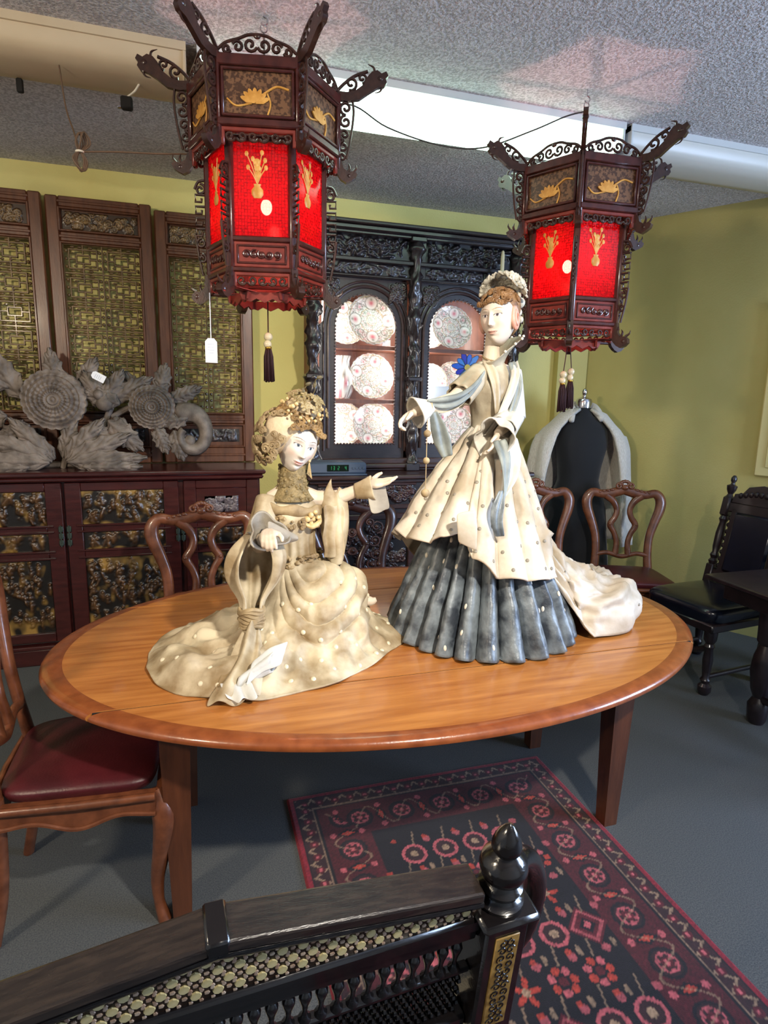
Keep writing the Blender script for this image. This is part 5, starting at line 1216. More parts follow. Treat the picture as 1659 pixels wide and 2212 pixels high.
def hand(mb, wrist, d, nrm, side, L=.085, curl=(.3, .35, .4, .45), spread=.10, thumb=.9):
    """palm along d, palm faces nrm, side = direction of the thumb edge"""
    w = Vector(wrist); d = Vector(d).normalized(); n = Vector(nrm); n = (n - d * n.dot(d)).normalized(); s = d.cross(n)
    if s.dot(Vector(side)) < 0: s = -s
    k = L / .085; pl = .040 * k
    for i, o in enumerate((.0135, .0045, -.0045, -.0130)):
        kn = w + d * (pl * (1.0 if i in (1, 2) else .94)) + s * o * k
        mb.tube([w + s * o * .5 * k, w + d * pl * .5 + s * o * .95 * k, kn], [.0105 * k, .0100 * k, .0078 * k], 8)
        fl = (.040, .045, .042, .033)[i] * k; p = kn; a = curl[i]; dirv = (d + s * o * spread / .0135).normalized(); pts = [p]; rr = [.0068 * k]
        for j, (q, r) in enumerate(((.42, .0063), (.32, .0056), (.26, .0045))):
            ang = a * (j + .6) / 1.2; dv = (dirv * math.cos(ang) + n * math.sin(ang)).normalized(); p = p + dv * fl * q; pts.append(p); rr.append(r * k)
        mb.tube(pts, rr, 8); mb.ell(pts[-1], .0045 * k, 8, 6)
    b = w + d * pl * .22 + s * .012 * k; t1 = b + (d * .5 + s * thumb + n * .25).normalized() * .018 * k; t2 = t1 + (d * .85 + s * .45 * thumb + n * .3).normalized() * .017 * k; t3 = t2 + (d * .95 + n * .3).normalized() * .012 * k
    mb.tube([b, t1, t2, t3], [.0095 * k, .0080 * k, .0068 * k, .0050 * k], 8); mb.ell(t3, .0050 * k, 8, 6)
def gown(keys, ax, nth=220, nv=60, pleat=None, noise=.004, seed=0, ns=16.0, disp=None):
    ths = np.array([k[0] for k in keys], float); prof = []
    for k in keys:
        P = np.array(cr([(p[0], p[1]) for p in k[1]], 12)); dl = np.r_[0, np.cumsum(np.hypot(*np.diff(P, axis=0).T))]; dl /= dl[-1]
        v = np.linspace(0, 1, nv); prof.append(np.stack([np.interp(v, dl, P[:, 0]), np.interp(v, dl, P[:, 1])], -1))
    prof = np.array(prof); o = np.argsort(ths); ths = ths[o]; prof = prof[o]
    ths = np.r_[ths[-1] - 360, ths, ths[0] + 360]; prof = np.concatenate([prof[-1:], prof, prof[:1]])
    TH = np.linspace(-180, 180, nth, endpoint=False); A = np.zeros((nth, nv, 3)); V = np.linspace(0, 1, nv)
    for i, t in enumerate(TH):
        j = min(max(np.searchsorted(ths, t, 'right') - 1, 0), len(ths) - 2); u = (t - ths[j]) / (ths[j + 1] - ths[j]); u = u * u * (3 - 2 * u)
        p = prof[j] * (1 - u) + prof[j + 1] * u; a = rad(t)
        r = p[:, 0].copy(); z = p[:, 1].copy()
        if pleat is not None: dr, dz = pleat(a, V, p); r = r + dr; z = z + dz
        nz = fbm(np.cos(a) * r * ns + seed, np.sin(a) * r * ns, z * ns, o=3) * noise * np.clip(V * 5, 0, 1); r = r + nz
        A[i, :, 0] = ax[0] + r * math.cos(a); A[i, :, 1] = ax[1] + r * math.sin(a); A[i, :, 2] = z
    if disp is not None:
        du = np.roll(A, -1, 0) - np.roll(A, 1, 0); dv = np.gradient(A, axis=1); N = np.cross(dv, du); N /= np.linalg.norm(N, axis=-1, keepdims=True) + 1e-9
        out = A - np.array([ax[0], ax[1], A[..., 2].mean()]); N *= np.sign((N * out).sum(-1, keepdims=True).mean()) 
        a2, V2 = np.meshgrid(np.radians(TH), V, indexing='ij'); A = A + N * disp(a2, V2, A)[..., None]
        A[..., 2] = np.maximum(A[..., 2], TZ + .003)
    return A, TH
def nrm_at(A, i, j):
    n = A.shape[0]; du = A[(i + 1) % n, j] - A[i - 1, j]; dv = A[i, min(j + 1, A.shape[1] - 1)] - A[i, j - 1]; k = np.cross(du, dv); return Vector(k / (np.linalg.norm(k) + 1e-9))
def sheet(rows, m, name, parent, thick=.005, sub=2, rough=0.0, seed=0):
    A = np.array(rows, float)
    if rough:
        nn = np.stack([vnoise(A[..., 0] * 40 + seed + q * 9, A[..., 1] * 40, A[..., 2] * 40) for q in range(3)], -1); A = A + rough * nn
    mb = MB(); mb.grid(A); return mb.build(name, m, parent, angle=180, solid=thick, sub=sub)
def bell(name, m, parent, p0, p1, r0, r1, nf=5, fold=.18, flat=1.0, up=(0, 0, 1), nt=40, nv=14, pw=1.6, droop=0.0, thick=.005, seed=0, cut=0.0):
    p0, p1 = Vector(p0), Vector(p1); d = (p1 - p0).normalized(); u = Vector(up); u = (u - d * u.dot(d)).normalized(); s = d.cross(u); A = np.zeros((nt, nv, 3))
    for i in range(nt):
        a = 2 * pi * i / nt
        for j in range(nv):
            v = j / (nv - 1); r = r0 + (r1 - r0) * v ** pw; r *= 1 + fold * v * math.sin(nf * a + seed) + .05 * v * math.sin(2 * nf * a + 1.3 + seed)
            L = v * (1 + cut * max(0, -math.cos(a)))
            p = p0 + (p1 - p0) * L + u * r * math.cos(a) + s * r * math.sin(a) * flat - Vector((0, 0, 1)) * droop * v * v * max(0, -math.cos(a)); A[i, j] = p
    mb = MB(); mb.grid(A, cu=True); return mb.build(name, m, parent, angle=180, solid=thick)
def curls(mb, pts, r0, r1, seed=0, tr=.004):
    R = random.Random(seed)
    for (p, n) in pts:
        q = Vector(n).to_track_quat('Z', 'Y').to_matrix().to_4x4(); r = R.uniform(r0, r1)
        M = Matrix.Translation(p) @ q @ Matrix.Rotation(R.random() * 6, 4, 'Z')
        mb.tube([(r * (1 - .75 * t / 13) * math.cos(t * .75), r * (1 - .75 * t / 13) * math.sin(t * .75), .003 * t / 13 + .002) for t in range(14)], tr, 6, M=M)
def shell(n, c, r, seed, cond):
    R = random.Random(seed); out = []
    while len(out) < n:
        v = Vector((R.gauss(0, 1), R.gauss(0, 1), R.gauss(0, 1))).normalized()
        if not cond(v): continue
        out.append((Vector((c[0] + v.x * r[0], c[1] + v.y * r[1], c[2] + v.z * r[2])), v))
    return out
def xf(M, pts): return [(M @ p, (M.to_3x3() @ n)) for p, n in pts]
def studs(A, TH, parent, m, picks, r=.008, flat=.55, name='stud', proto=[None], elong=1.0):
    mb = MB(); mb.ell((0, 0, 0), (r, r * elong, r * flat), 10, 6); first = None
    for (t, v) in picks:
        i = int((t + 180) / 360 * len(TH)) % len(TH); j = max(1, min(A.shape[1] - 2, int(v * A.shape[1]))); p = Vector(A[i, j]); n = nrm_at(A, i, j)
        ctr = Vector((A[:, j, 0].mean(), A[:, j, 1].mean(), A[:, j, 2].mean()))
        if n.dot(p - ctr) < 0: n = -n
        M = Matrix.Translation(p + n * .003) @ n.to_track_quat('Z', 'Y').to_matrix().to_4x4()
        if first is None: o = first = mb.build(name, m, parent)
        else: o = inst(first, parent)
        o.matrix_local = M
# ------------------------------------------------------------------ kneeling figurine
m_gown1 = mat('antique_cream_gown', (138, 116, 82), (212, 198, 168), rough=.62, scale=9, detail=8, bump=.25, bscale=70, bdist=.004)
m_gown1b = mat('umber_wash_cloth', (120, 98, 66), (176, 154, 116), rough=.65, scale=18, detail=6, bump=.3, bscale=80, bdist=.004)
m_grey1 = mat('grey_stiff_cloth', (132, 124, 112), (166, 156, 138), rough=.6, scale=12, bump=.2, bscale=70)
m_hair1 = mat('gold_umber_hair', (110, 84, 48), (164, 132, 84), rough=.5, scale=40, bump=.3, bscale=120)
m_hair1b = mat('cream_bouffant', (196, 174, 140), (214, 194, 162), rough=.55, scale=14, bump=.25, bscale=60)
m_pearl1 = mat('gold_pearl', (190, 160, 104), (220, 196, 150), rough=.3, scale=60)
m_stud1 = mat('cream_stud', (214, 202, 172), (226, 216, 190), rough=.45, scale=30)
D1 = thing('kneeling_figurine', 'cream kneeling lady figurine with piled curls reaching out one hand', 'figurine', (0, 0, 0))
c1 = (.325, 2.08); zt = TZ
def ds1(a, V, A):
    edge = np.clip((1 - V) * 7, 0, 1) * np.clip((V - .04) * 8, 0, 1)
    c = (a - rad(-58)) / rad(58); win = np.clip(1.15 - np.abs(c), 0, 1) ** .5 * (V > .02)
    sag = .34 * (1 - np.clip(c, -1.2, 1.2) ** 2) + .05 * np.sin(3 * a)
    ph = (V - sag) * 6.2 + .25 * vnoise(a * 3, V * 4, 2); swag = (np.abs(np.sin(ph * pi)) ** .7 - .5) * 2
    D = .0125 * swag * win * np.clip((.78 - V) * 5, 0, 1)
    D += .007 * np.sin(15 * a + 6 * V + 3 * vnoise(a * 4, V * 3, 5)) * np.clip((V - .5) * 4, 0, 1)
    left = np.clip((-np.cos(a)) * 1.6, 0, 1) * np.clip((V - .25) * 3, 0, 1)
    D += left * (.030 * fbm(a * 2.6 + 4, V * 4.5, 1.0, o=2) + .016 * (1 - 2 * np.abs(vnoise(a * 4.0 + V * 3, V * 5, 9))) + .008)
    D += .010 * (1 - 2 * np.abs(vnoise(a * 5 + 9, V * 7, 3))) * np.clip((V - .3) * 3, 0, 1)
    return D * edge + .006 * np.sin(9 * a + 2) * (V > .9) * (V - .9) * 10
z0 = 1.035; H1 = TZ + .004
K1 = [(-180, [(.075, z0), (.12, .93), (.20, .83), (.30, .775), (.42, .745), (.50, H1)]),
      (-150, [(.075, z0), (.13, .92), (.22, .82), (.33, .775), (.44, .75), (.52, H1)]),
      (-120, [(.075, z0), (.14, .93), (.22, .83), (.32, .775), (.40, .745), (.46, H1)]),
      (-90, [(.08, z0), (.14, .96), (.20, .86), (.27, .78), (.33, .745), (.385, H1)]),
      (-60, [(.08, z0), (.15, .995), (.205, .91), (.25, .80), (.30, .75), (.345, H1)]),
      (-35, [(.08, z0), (.16, 1.01), (.225, .95), (.26, .82), (.30, .755), (.345, H1)]),
      (-12, [(.08, z0), (.16, 1.015), (.24, .965), (.265, .83), (.32, .765), (.40, H1)]),
      (10, [(.08, z0), (.15, .99), (.22, .93), (.26, .80), (.33, .76), (.42, H1)]),
      (45, [(.075, z0), (.12, .95), (.18, .86), (.25, .78), (.32, .75), (.40, H1)]),
      (90, [(.075, z0), (.11, .93), (.16, .83), (.23, .77), (.30, .745), (.36, H1)]),
      (135, [(.075, z0), (.11, .93), (.18, .82), (.28, .77), (.37, .745), (.44, H1)])]
A1, T1 = gown(K1, c1, 320, 110, None, .003, 3, 18, ds1)
mb = MB(); mb.grid(A1, cu=True); g1 = mb.build('skirt', m_gown1, D1, angle=180, solid=.006)
R = random.Random(8); picks = []
for k in range(200):
    t, v = R.uniform(-178, 40), R.uniform(.28, .97)
    if all((abs(t - a) * (.4 + b) > 9 or abs(v - b) > .075) for a, b in picks): picks.append((t, v))
    if len(picks) > 62: break
studs(A1, T1, g1, m_stud1, picks, .0085, .6)
# bodice: pleated panel and bust
rows = [(1.02, .088, .075, .322, 2.075), (1.05, .078, .068, .321, 2.075), (1.10, .072, .064, .32, 2.07), (1.15, .075, .068, .318, 2.065), (1.175, .080, .074, .317, 2.06), (1.20, .084, .076, .316, 2.058), (1.225, .088, .066, .315, 2.06), (1.245, .086, .056, .314, 2.065), (1.26, .07, .048, .313, 2.068)]
Q = []
for (z, rx, ry, cx, cy) in rows:
    t = np.linspace(0, 2 * pi, 90, endpoint=False); k = 1 + .06 * np.sin(t * 16 + z * 5) * np.clip((1.17 - z) * 12, 0, 1) + .05 * (G(t - rad(250), .35) + G(t - rad(300), .35)) * G(z - 1.2, .03)
    Q.append(np.stack([cx + rx * np.cos(t) * k, cy + ry * np.sin(t) * k, np.full(90, z)], -1))
mb = MB(); mb.grid(np.stack(Q, 1), cu=True); mb.build('bodice', m_gown1, D1, angle=180, sub=1, fix=True)
# continuous body: neck, shoulders, arms, hands
mb = MB()
mb.tube([(.313, 2.07, 1.20), (.312, 2.07, 1.27), (.313, 2.068, 1.32), (.318, 2.062, 1.38)], [.05, .034, .030, .032], 14)
mb.tube([(.238, 2.065, 1.245), (.275, 2.066, 1.262), (.345, 2.066, 1.262), (.398, 2.06, 1.247)], [.03, .038, .038, .03], 12)
mb.tube([(.398, 2.06, 1.247), (.445, 2.045, 1.250), (.492, 2.03, 1.262), (.54, 2.01, 1.285), (.572, 1.998, 1.302)], [.031, .028, .024, .021, .0155], 12)
hand(mb, (.572, 1.998, 1.302), (.93, -.28, .20), (-.1, -.35, .95), (-.2, .9, .4), .098, (-.10, .10, .22, .30), .20, 1.2)
mb.tube([(.238, 2.065, 1.245), (.205, 2.02, 1.18), (.19, 1.95, 1.115), (.195, 1.88, 1.150), (.203, 1.835, 1.185)], [.031, .029, .026, .022, .0165], 12)
hand(mb, (.204, 1.828, 1.190), (-.10, -.80, -.12), (.10, -.10, -.95), (.9, -.1, .1), .098, (.55, .85, .95, 1.0), .16, .9)
remesh(mb, 'body', m_skin, D1, .0030, 4)
# collar of knotted beads
Q = [np.stack([cx + r * np.cos(t), cy + r * .95 * np.sin(t), np.full(48, z)], -1) for (z, r, cx, cy) in ((1.250, .080, .312, 2.066), (1.264, .070, .312, 2.067), (1.292, .050, .313, 2.067), (1.330, .041, .315, 2.064), (1.366, .040, .319, 2.06)) for t in [np.linspace(0, 2 * pi, 48, endpoint=False)]]
mb = MB(); mb.grid(np.stack(Q, 1), cu=True); mb.build('collar', mat('olive_knit', (104, 88, 54), (146, 126, 84), rough=.6, scale=60, bump=.6, bscale=180, bdist=.006), D1, angle=180, solid=.004)
mb = MB(); R = random.Random(5)
for k in range(170):
    a = R.random() * 2 * pi; z = R.uniform(1.25, 1.365); r = float(np.interp(z, [1.25, 1.264, 1.292, 1.33, 1.366], [.081, .071, .051, .042, .041])); mb.ell((.314 + r * math.cos(a), 2.066 + r * .95 * math.sin(a), z), R.uniform(.004, .0075), 7, 5)
mb.build('collar_beads', _M['olive_knit'], D1)['kind'] = 'stuff'
Q = []
for (k, q) in enumerate((.0, .010, .010, .0)):
    t = np.linspace(0, 2 * pi, 60, endpoint=False); rr = .104 + q; Q.append(np.stack([.312 + rr * np.cos(t) * (1 + .03 * np.sin(t * 9 + k)), 2.062 + (.070 + q) * np.sin(t), 1.238 - .040 * k / 3 - .016 * np.cos(t) * .6 + .006 * np.sin(t * 7 + k)], -1))
mb = MB(); mb.grid(np.stack(Q, 1), cu=True); mb.build('shoulder_wrap', m_gown1b, D1, angle=180, solid=.006, sub=1)
bell('puff_sleeve', m_gown1, D1, (.232, 2.066, 1.248), (.196, 1.985, 1.135), .040, .046, 6, .10, pw=1.0)
# bust lace and brooch
mb = MB(); R = random.Random(9)
for k in range(70):
    a = rad(R.uniform(185, 355)); z = 1.178 + .010 * math.sin(a * 5) + R.uniform(-.014, .016); mb.ell((.316 + .086 * math.cos(a), 2.058 + .080 * math.sin(a), z), (R.uniform(.005, .010), .006, R.uniform(.004, .008)), 7, 5)
mb.build('bust_lace', m_gown1b, D1)
mb = MB()
for k, (x, z, r) in enumerate(((.365, 1.205, .010), (.382, 1.212, .009), (.352, 1.192, .011), (.375, 1.190, .010), (.39, 1.196, .008), (.345, 1.212, .008), (.366, 1.175, .009))): mb.ell((x, 1.985 + .012 * (k % 2), z), r, 9, 7)
mb.tube(cr([(.34, 1.99, 1.18), (.365, 1.975, 1.168), (.392, 1.985, 1.18), (.40, 2.0, 1.20)], 5), [.004, .009, .009, .003], 8); mb.build('brooch', m_pearl1, D1)
# girdle of lace at the hips
mb = MB(); R = random.Random(19)
for k in range(110):
    a = rad(R.uniform(150, 380)); z = 1.04 + R.uniform(-.022, .02); r = .088 + R.uniform(-.004, .01); mb.ell((.322 + r * math.cos(a), 2.075 + r * .88 * math.sin(a), z), (R.uniform(.005, .012), .007, R.uniform(.004, .009)), 7, 5)
mb.build('girdle_lace', m_gown1b, D1)
# head
HM1 = Matrix.Translation((.328, 2.045, 1.437)) @ frame((.20, -.95, -.22), rad(17)) @ Matrix.Scale(1.1, 4)
mb, C = head_mesh((216, 206, 194)); o = mb.build('head', m_face, D1, cols=C, angle=180, fix=True); o.matrix_local = HM1
mb = MB(); mb.ell((-.012, .028, .035), (.080, .072, .085), 28, 20, M=HM1); mb.ell((-.062, .022, .02), (.045, .058, .075), 20, 14, M=HM1); mb.ell((.05, .025, -.005), (.025, .045, .055), 20, 14, M=HM1); mb.ell((-.015, .02, .105), (.055, .05, .04), 20, 14, M=HM1)
hb = remesh(mb, 'hair', m_hair1b, D1, .004, 8)
mb = MB(); pts = shell(74, (-.012, .028, .035), (.080, .074, .088), 3, lambda v: (v.y < .35 and v.z > .42 and v.y < .9) or (v.z > .75))
curls(mb, xf(HM1, pts), .009, .017, 1, .0046)
pts = [(Vector((x, -.052 + .10 * abs(x) * abs(x) * 60 * .1, .066 + .010 * math.cos(x * 60))), Vector((x * 6, -1, .35))) for x in np.linspace(-.052, .05, 11)]; curls(mb, xf(HM1, pts), .008, .012, 2, .0042)
pts = [(Vector((s * .058, -.018 + .012 * q, .05 - .024 * q)), Vector((s, -.5, 0))) for s in (-1, 1) for q in range(6)]; curls(mb, xf(HM1, pts), .008, .013, 4, .0044)
mb.build('front_curls', m_hair1, D1)
mb = MB(); pts = shell(46, (-.03, .03, .0), (.092, .078, .105), 13, lambda v: v.x < -.35 and v.y < .8 and v.z < .75); curls(mb, xf(HM1, pts), .010, .017, 7, .005)
for (p, n) in xf(HM1, pts[::3]): mb.ell(p, .009, 8, 6)
mb.build('side_curls', m_gown1b, D1)
mb = MB(); R = random.Random(31)
for (p, n) in xf(HM1, shell(34, (-.012, .01, .055), (.085, .078, .088), 5, lambda v: v.z > .3 and v.y < .5)): mb.ell(p + n * .004, R.uniform(.0045, .0085), 8, 6)
mb.build('hair_pearls', m_pearl1, D1)['kind'] = 'stuff'
mb = MB(); R = random.Random(41)
for (p, n) in xf(HM1, shell(26, (-.01, .02, .07), (.080, .072, .085), 15, lambda v: v.z > .55)):
    q = n.to_track_quat('Z', 'Y').to_matrix().to_4x4()
    for k in range(5): mb.ell((0, 0, 0), (.0095, .0055, .003), 8, 5, M=Matrix.Translation(p + n * .006) @ q @ Matrix.Rotation(k * 2 * pi / 5, 4, 'Z') @ Matrix.Translation((.010, 0, .002)))
    mb.ell(p + n * .009, .004, 7, 5)
mb.build('hair_flowers', mat('grey_gold_flower', (128, 110, 72), (168, 150, 108), rough=.5, scale=40), D1)
mb = MB()
for (pts_) in ([(-.02, .02, .13), (-.035, .015, .16), (-.03, .01, .185)], [(-.01, .02, .13), (.0, .015, .17), (-.012, .01, .20), (-.005, .005, .215)], [(.015, .02, .125), (.03, .015, .15)]):
    P = [HM1 @ Vector(p) for p in cr(pts_, 5)]; mb.tube(P, .0018, 5)
    for q in (P[-1], P[len(P) // 2]): mb.ell((0, 0, 0), (.006, .003, .011), 8, 6, M=Matrix.Translation(q) @ Matrix.Rotation(q.x * 90, 4, 'Y'))
mb.build('hair_sprig', mat('olive_leaf', (84, 74, 46), (110, 98, 66), rough=.5, scale=30), D1)
mb = MB(); e = HM1 @ Vector((.052, -.015, -.035)); mb.ell(e, .006, 8, 6)
for k in range(5): mb.tube([e, e + Vector((.004 * (k - 2), 0, -.045 - .004 * k))], .0013, 5)
mb.build('earring', m_pearl1, D1)
# outstretched arm: hanging sleeve and stiff cuff
rows = []
for v in np.linspace(0, 1, 7):
    z = 1.292 - .27 * v; wd = .036 + .012 * math.sin(v * pi) - .016 * v ** 3
    rows.append([(.458 + wd * math.cos(a) + .006 * math.sin(3 * a + v * 4), 2.035 + (.030 + .010 * v) * math.sin(a) * (1 + .3 * math.sin(4 * a)), z + .018 * math.cos(a * 2) * (1 - v) - .012 * math.cos(a) * (1 - v)) for a in np.linspace(0, 2 * pi, 15)])
rows[0] = [(p[0] * .4 + .458 * .6, p[1] * .4 + 2.035 * .6, p[2]) for p in rows[0]]
sheet(rows, m_gown1, 'hanging_sleeve', D1, .005, 2, .006, 4)
rows = [[(.445 + .035 * u + .004 * math.sin(v * 9), 2.0 - .012 * math.cos(u * 5) , 1.235 - .19 * v) for u in np.linspace(-1, 1, 6)] for v in np.linspace(0, 1, 6)]
sheet(rows, m_gown1, 'sleeve_fold', D1, .005, 2, .008, 14)
bell('cuff', m_gown1, D1, (.528, 2.016, 1.278), (.585, 1.992, 1.293), .025, .040, 3, .10, pw=1.2)
rows = [[(.555 + .075 * u + .012 * v, 1.985 - .02 * v + .012 * u * u, 1.292 - .088 * v + .012 * u - .004 * math.sin(6 * u)) for u in np.linspace(0, 1, 5)] for v in np.linspace(0, 1, 5)]
sheet(rows, m_grey1, 'cuff_panel', D1, .004, 2, .004, 2)
# near arm: wide cone cuff and long hanging sleeve
bell('cuff', m_grey1, D1, (.195, 1.905, 1.148), (.208, 1.862, 1.182), .024, .062, 3, .20, pw=.8, seed=.9)
rows = [[(.205 + .10 * u, 1.868 + .02 * u - .014 * math.sin(3 * v), 1.172 - .02 * u + .10 * (v - .5) * (1 - .85 * u)) for u in np.linspace(0, 1, 5)] for v in np.linspace(0, 1, 5)]
sheet(rows, m_grey1, 'cuff_point', D1, .004, 2)
rows = []
for v in np.linspace(0, 1, 8):
    z = 1.165 - .255 * v; rx = .030 + .060 * math.sin(min(1, v * 1.25) * pi) ** .8 * (1 - .25 * v) + .004; cx = .185 - .030 * v; cy = 1.93 - .03 * v
    rows.append([(cx + rx * math.cos(a) * (1 + .22 * math.sin(8 * a + 2 * v)), cy + rx * .75 * math.sin(a) * (1 + .22 * math.sin(8 * a + 1)), z) for a in np.linspace(rad(-55), rad(235), 30)])
sheet(rows, m_gown1, 'hanging_sleeve', D1, .006, 2, .006, 8)
mb = MB(); R = random.Random(3)
for k in range(7): mb.tube([(.155 + (.036 + .003 * math.sin(k * 2)) * math.cos(a), 1.900 + .034 * math.sin(a), .925 - .009 * k + .005 * math.sin(3 * a + k)) for a in np.linspace(0, 2 * pi, 20, endpoint=False)], .0075, 7, closed=True)
mb.build('sleeve_binding', m_gown1b, D1)
rows = []
for v in np.linspace(0, 1, 8):
    wd = .035 + .065 * v; cx = .150 - .055 * v; cy = 1.885 - .20 * v; zb = float(np.interp(v, [0, .3, .6, .85, 1], [.885, .83, .79, .765, .73]))
    rows.append([(cx + wd * u * .95, cy - .03 * (1 - u * u) + .02 * u, zb + .022 * math.cos(u * 7 + v * 4) * (1 - .3 * v) - .05 * u * u * (1 - v)) for u in np.linspace(-1, 1, 11)])
sheet(rows, m_gown1, 'train_panel', D1, .006, 2, .008, 5)
mb = MB(); nA = 40; AA = np.zeros((nA, 12, 3))
for i in range(nA):
    a = i / (nA - 1) * 5.2
    for j in range(12):
        v = j / 11; r = (.022 + .020 * v) * (1 - .10 * a); AA[i, j] = (.100 + .105 * v + r * math.cos(a) * .5, 1.70 + r * math.cos(a) * .8 + .045 * v, .768 + .030 * v + r * math.sin(a))
mb.grid(AA); mb.build('rolled_cloth', mat('blue_grey_cloth', (186, 184, 176), (206, 204, 196), rough=.6, scale=14, bump=.2, bscale=60), D1, angle=180, solid=.005)
rows = [[(.112 + .115 * v + .030 * u, 1.678 + .055 * v + .055 * u + .006 * math.sin(v * 5), .775 + .035 * v + .075 * u * (1 - .3 * u) - .02 * abs(v - .5)) for u in np.linspace(0, 1, 6)] for v in np.linspace(0, 1, 6)]
sheet(rows, _M['blue_grey_cloth'], 'cloth_flap', D1, .005, 2, .004, 22)
rows = [[(.085 + .045 * u + .02 * v, 1.70 - .055 * v + .012 * math.sin(u * 6), .768 - .028 * v + .010 * math.cos(u * 7)) for u in np.linspace(-1, 1, 7)] for v in np.linspace(0, 1, 4)]
sheet(rows, _M['blue_grey_cloth'], 'cloth_tip', D1, .005, 2, .006, 21)
mb = MB(); mb.tube(cr([(.50, 2.06, .885), (.55, 2.05, .875), (.595, 2.04, .865), (.615, 2.035, .872)], 5), [.022, .022, .018, .008], 10); mb.build('slipper', m_skin, D1, angle=180)
# ------------------------------------------------------------------ standing figurine
m_over = mat('ivory_overskirt', (166, 150, 126), (212, 202, 186), rough=.55, scale=7, detail=8, bump=.2, bscale=60, bdist=.004)
m_under = mat('slate_underskirt', (48, 54, 62), (124, 134, 140), rough=.42, scale=16, detail=6, bump=.35, bscale=70, bdist=.005, spec=.6)
m_bod2 = mat('silver_beige_bodice', (150, 136, 112), (186, 174, 150), rough=.45, scale=12, detail=5, bump=.2, bscale=60)
m_slv2 = mat('pale_blue_beige_sleeve', (184, 178, 164), (212, 210, 204), rough=.5, scale=9, bump=.2, bscale=60)
m_lin2 = mat('slate_lining', (104, 110, 108), (142, 148, 142), rough=.5, scale=12, bump=.2, bscale=60)
m_hair2 = mat('auburn_hair', (110, 76, 44), (150, 112, 72), rough=.45, scale=40, bump=.4, bscale=140)
m_coil2 = mat('pink_coil', (196, 138, 116), (216, 166, 146), rough=.5, scale=30)
m_flow2 = mat('grey_white_flower', (164, 156, 138), (200, 194, 178), rough=.5, scale=30)
m_stud2 = mat('grey_stud', (128, 120, 106), (150, 142, 128), rough=.45, scale=30)
m_stud3 = mat('pearl_stud', (214, 208, 190), (228, 222, 208), rough=.4, scale=30)
D2 = thing('standing_figurine', 'tall standing lady figurine in ivory overskirt and slate pleated gown, one arm extended', 'figurine', (0, 0, 0))
c2 = (1.045, 2.05)
def dsU(a, V, A):
    w = np.clip(V * 1.5, 0, 1); ph = 25 * a + 1.2 * np.sin(3 * a + 1) + .5 * vnoise(a * 3, V * 2, 1)
    return w * (.032 * (np.abs(np.sin(ph / 2 * 1.0)) ** .75 * 2 - 1.2)) + .004 * fbm(a * 12, V * 10, 2)
KU = [(t, [(.13, 1.28), (.19, 1.12), (.255, .95), (.315, .80), (.345, TZ + .004)]) for t in (-180, -90, 0, 90)]
AU2, TU = gown(KU, c2, 520, 60, None, .002, 2, 16, dsU)
mb = MB(); mb.grid(AU2, cu=True); u2 = mb.build('underskirt', m_under, D2, angle=180, solid=.006)
R = random.Random(4); picks = []
for k in range(400):
    t, v = R.uniform(-178, -8), R.uniform(.25, .95)
    if all(abs(t - a) > 5.5 or abs(v - b) > .13 for a, b in picks): picks.append((t, v))
    if len(picks) > 44: break
studs(AU2, TU, u2, m_stud3, picks, .0060, .6, elong=1.7)
def dsO(a, V, A):
    w = np.clip(V * 2.5, 0, 1); ph = 17 * a + .9 * np.sin(2 * a + .4) + .5 * vnoise(a * 2, V * 2, 4)
    tr = np.clip((np.cos(a) - .55) * 4, 0, 1) * np.clip((V - .45) * 3, 0, 1)
    D = w * .0165 * (np.abs(np.sin(ph / 2)) ** .8 * 2 - 1) * (1 - .65 * tr)
    D += tr * (.034 * fbm(a * 6 + 2, V * 7, 3, o=2) + .034 * (1 - 2 * np.abs(vnoise(a * 8 + 6 * V, V * 9, 7))) + .016 * (1 - 2 * np.abs(vnoise(a * 17 - 5 * V, V * 16, 3))) + .01) * np.clip((1 - V) * 6, .1, 1)
    return D + .003 * fbm(a * 9, V * 9, 2)
def hem(*p): return list(p)
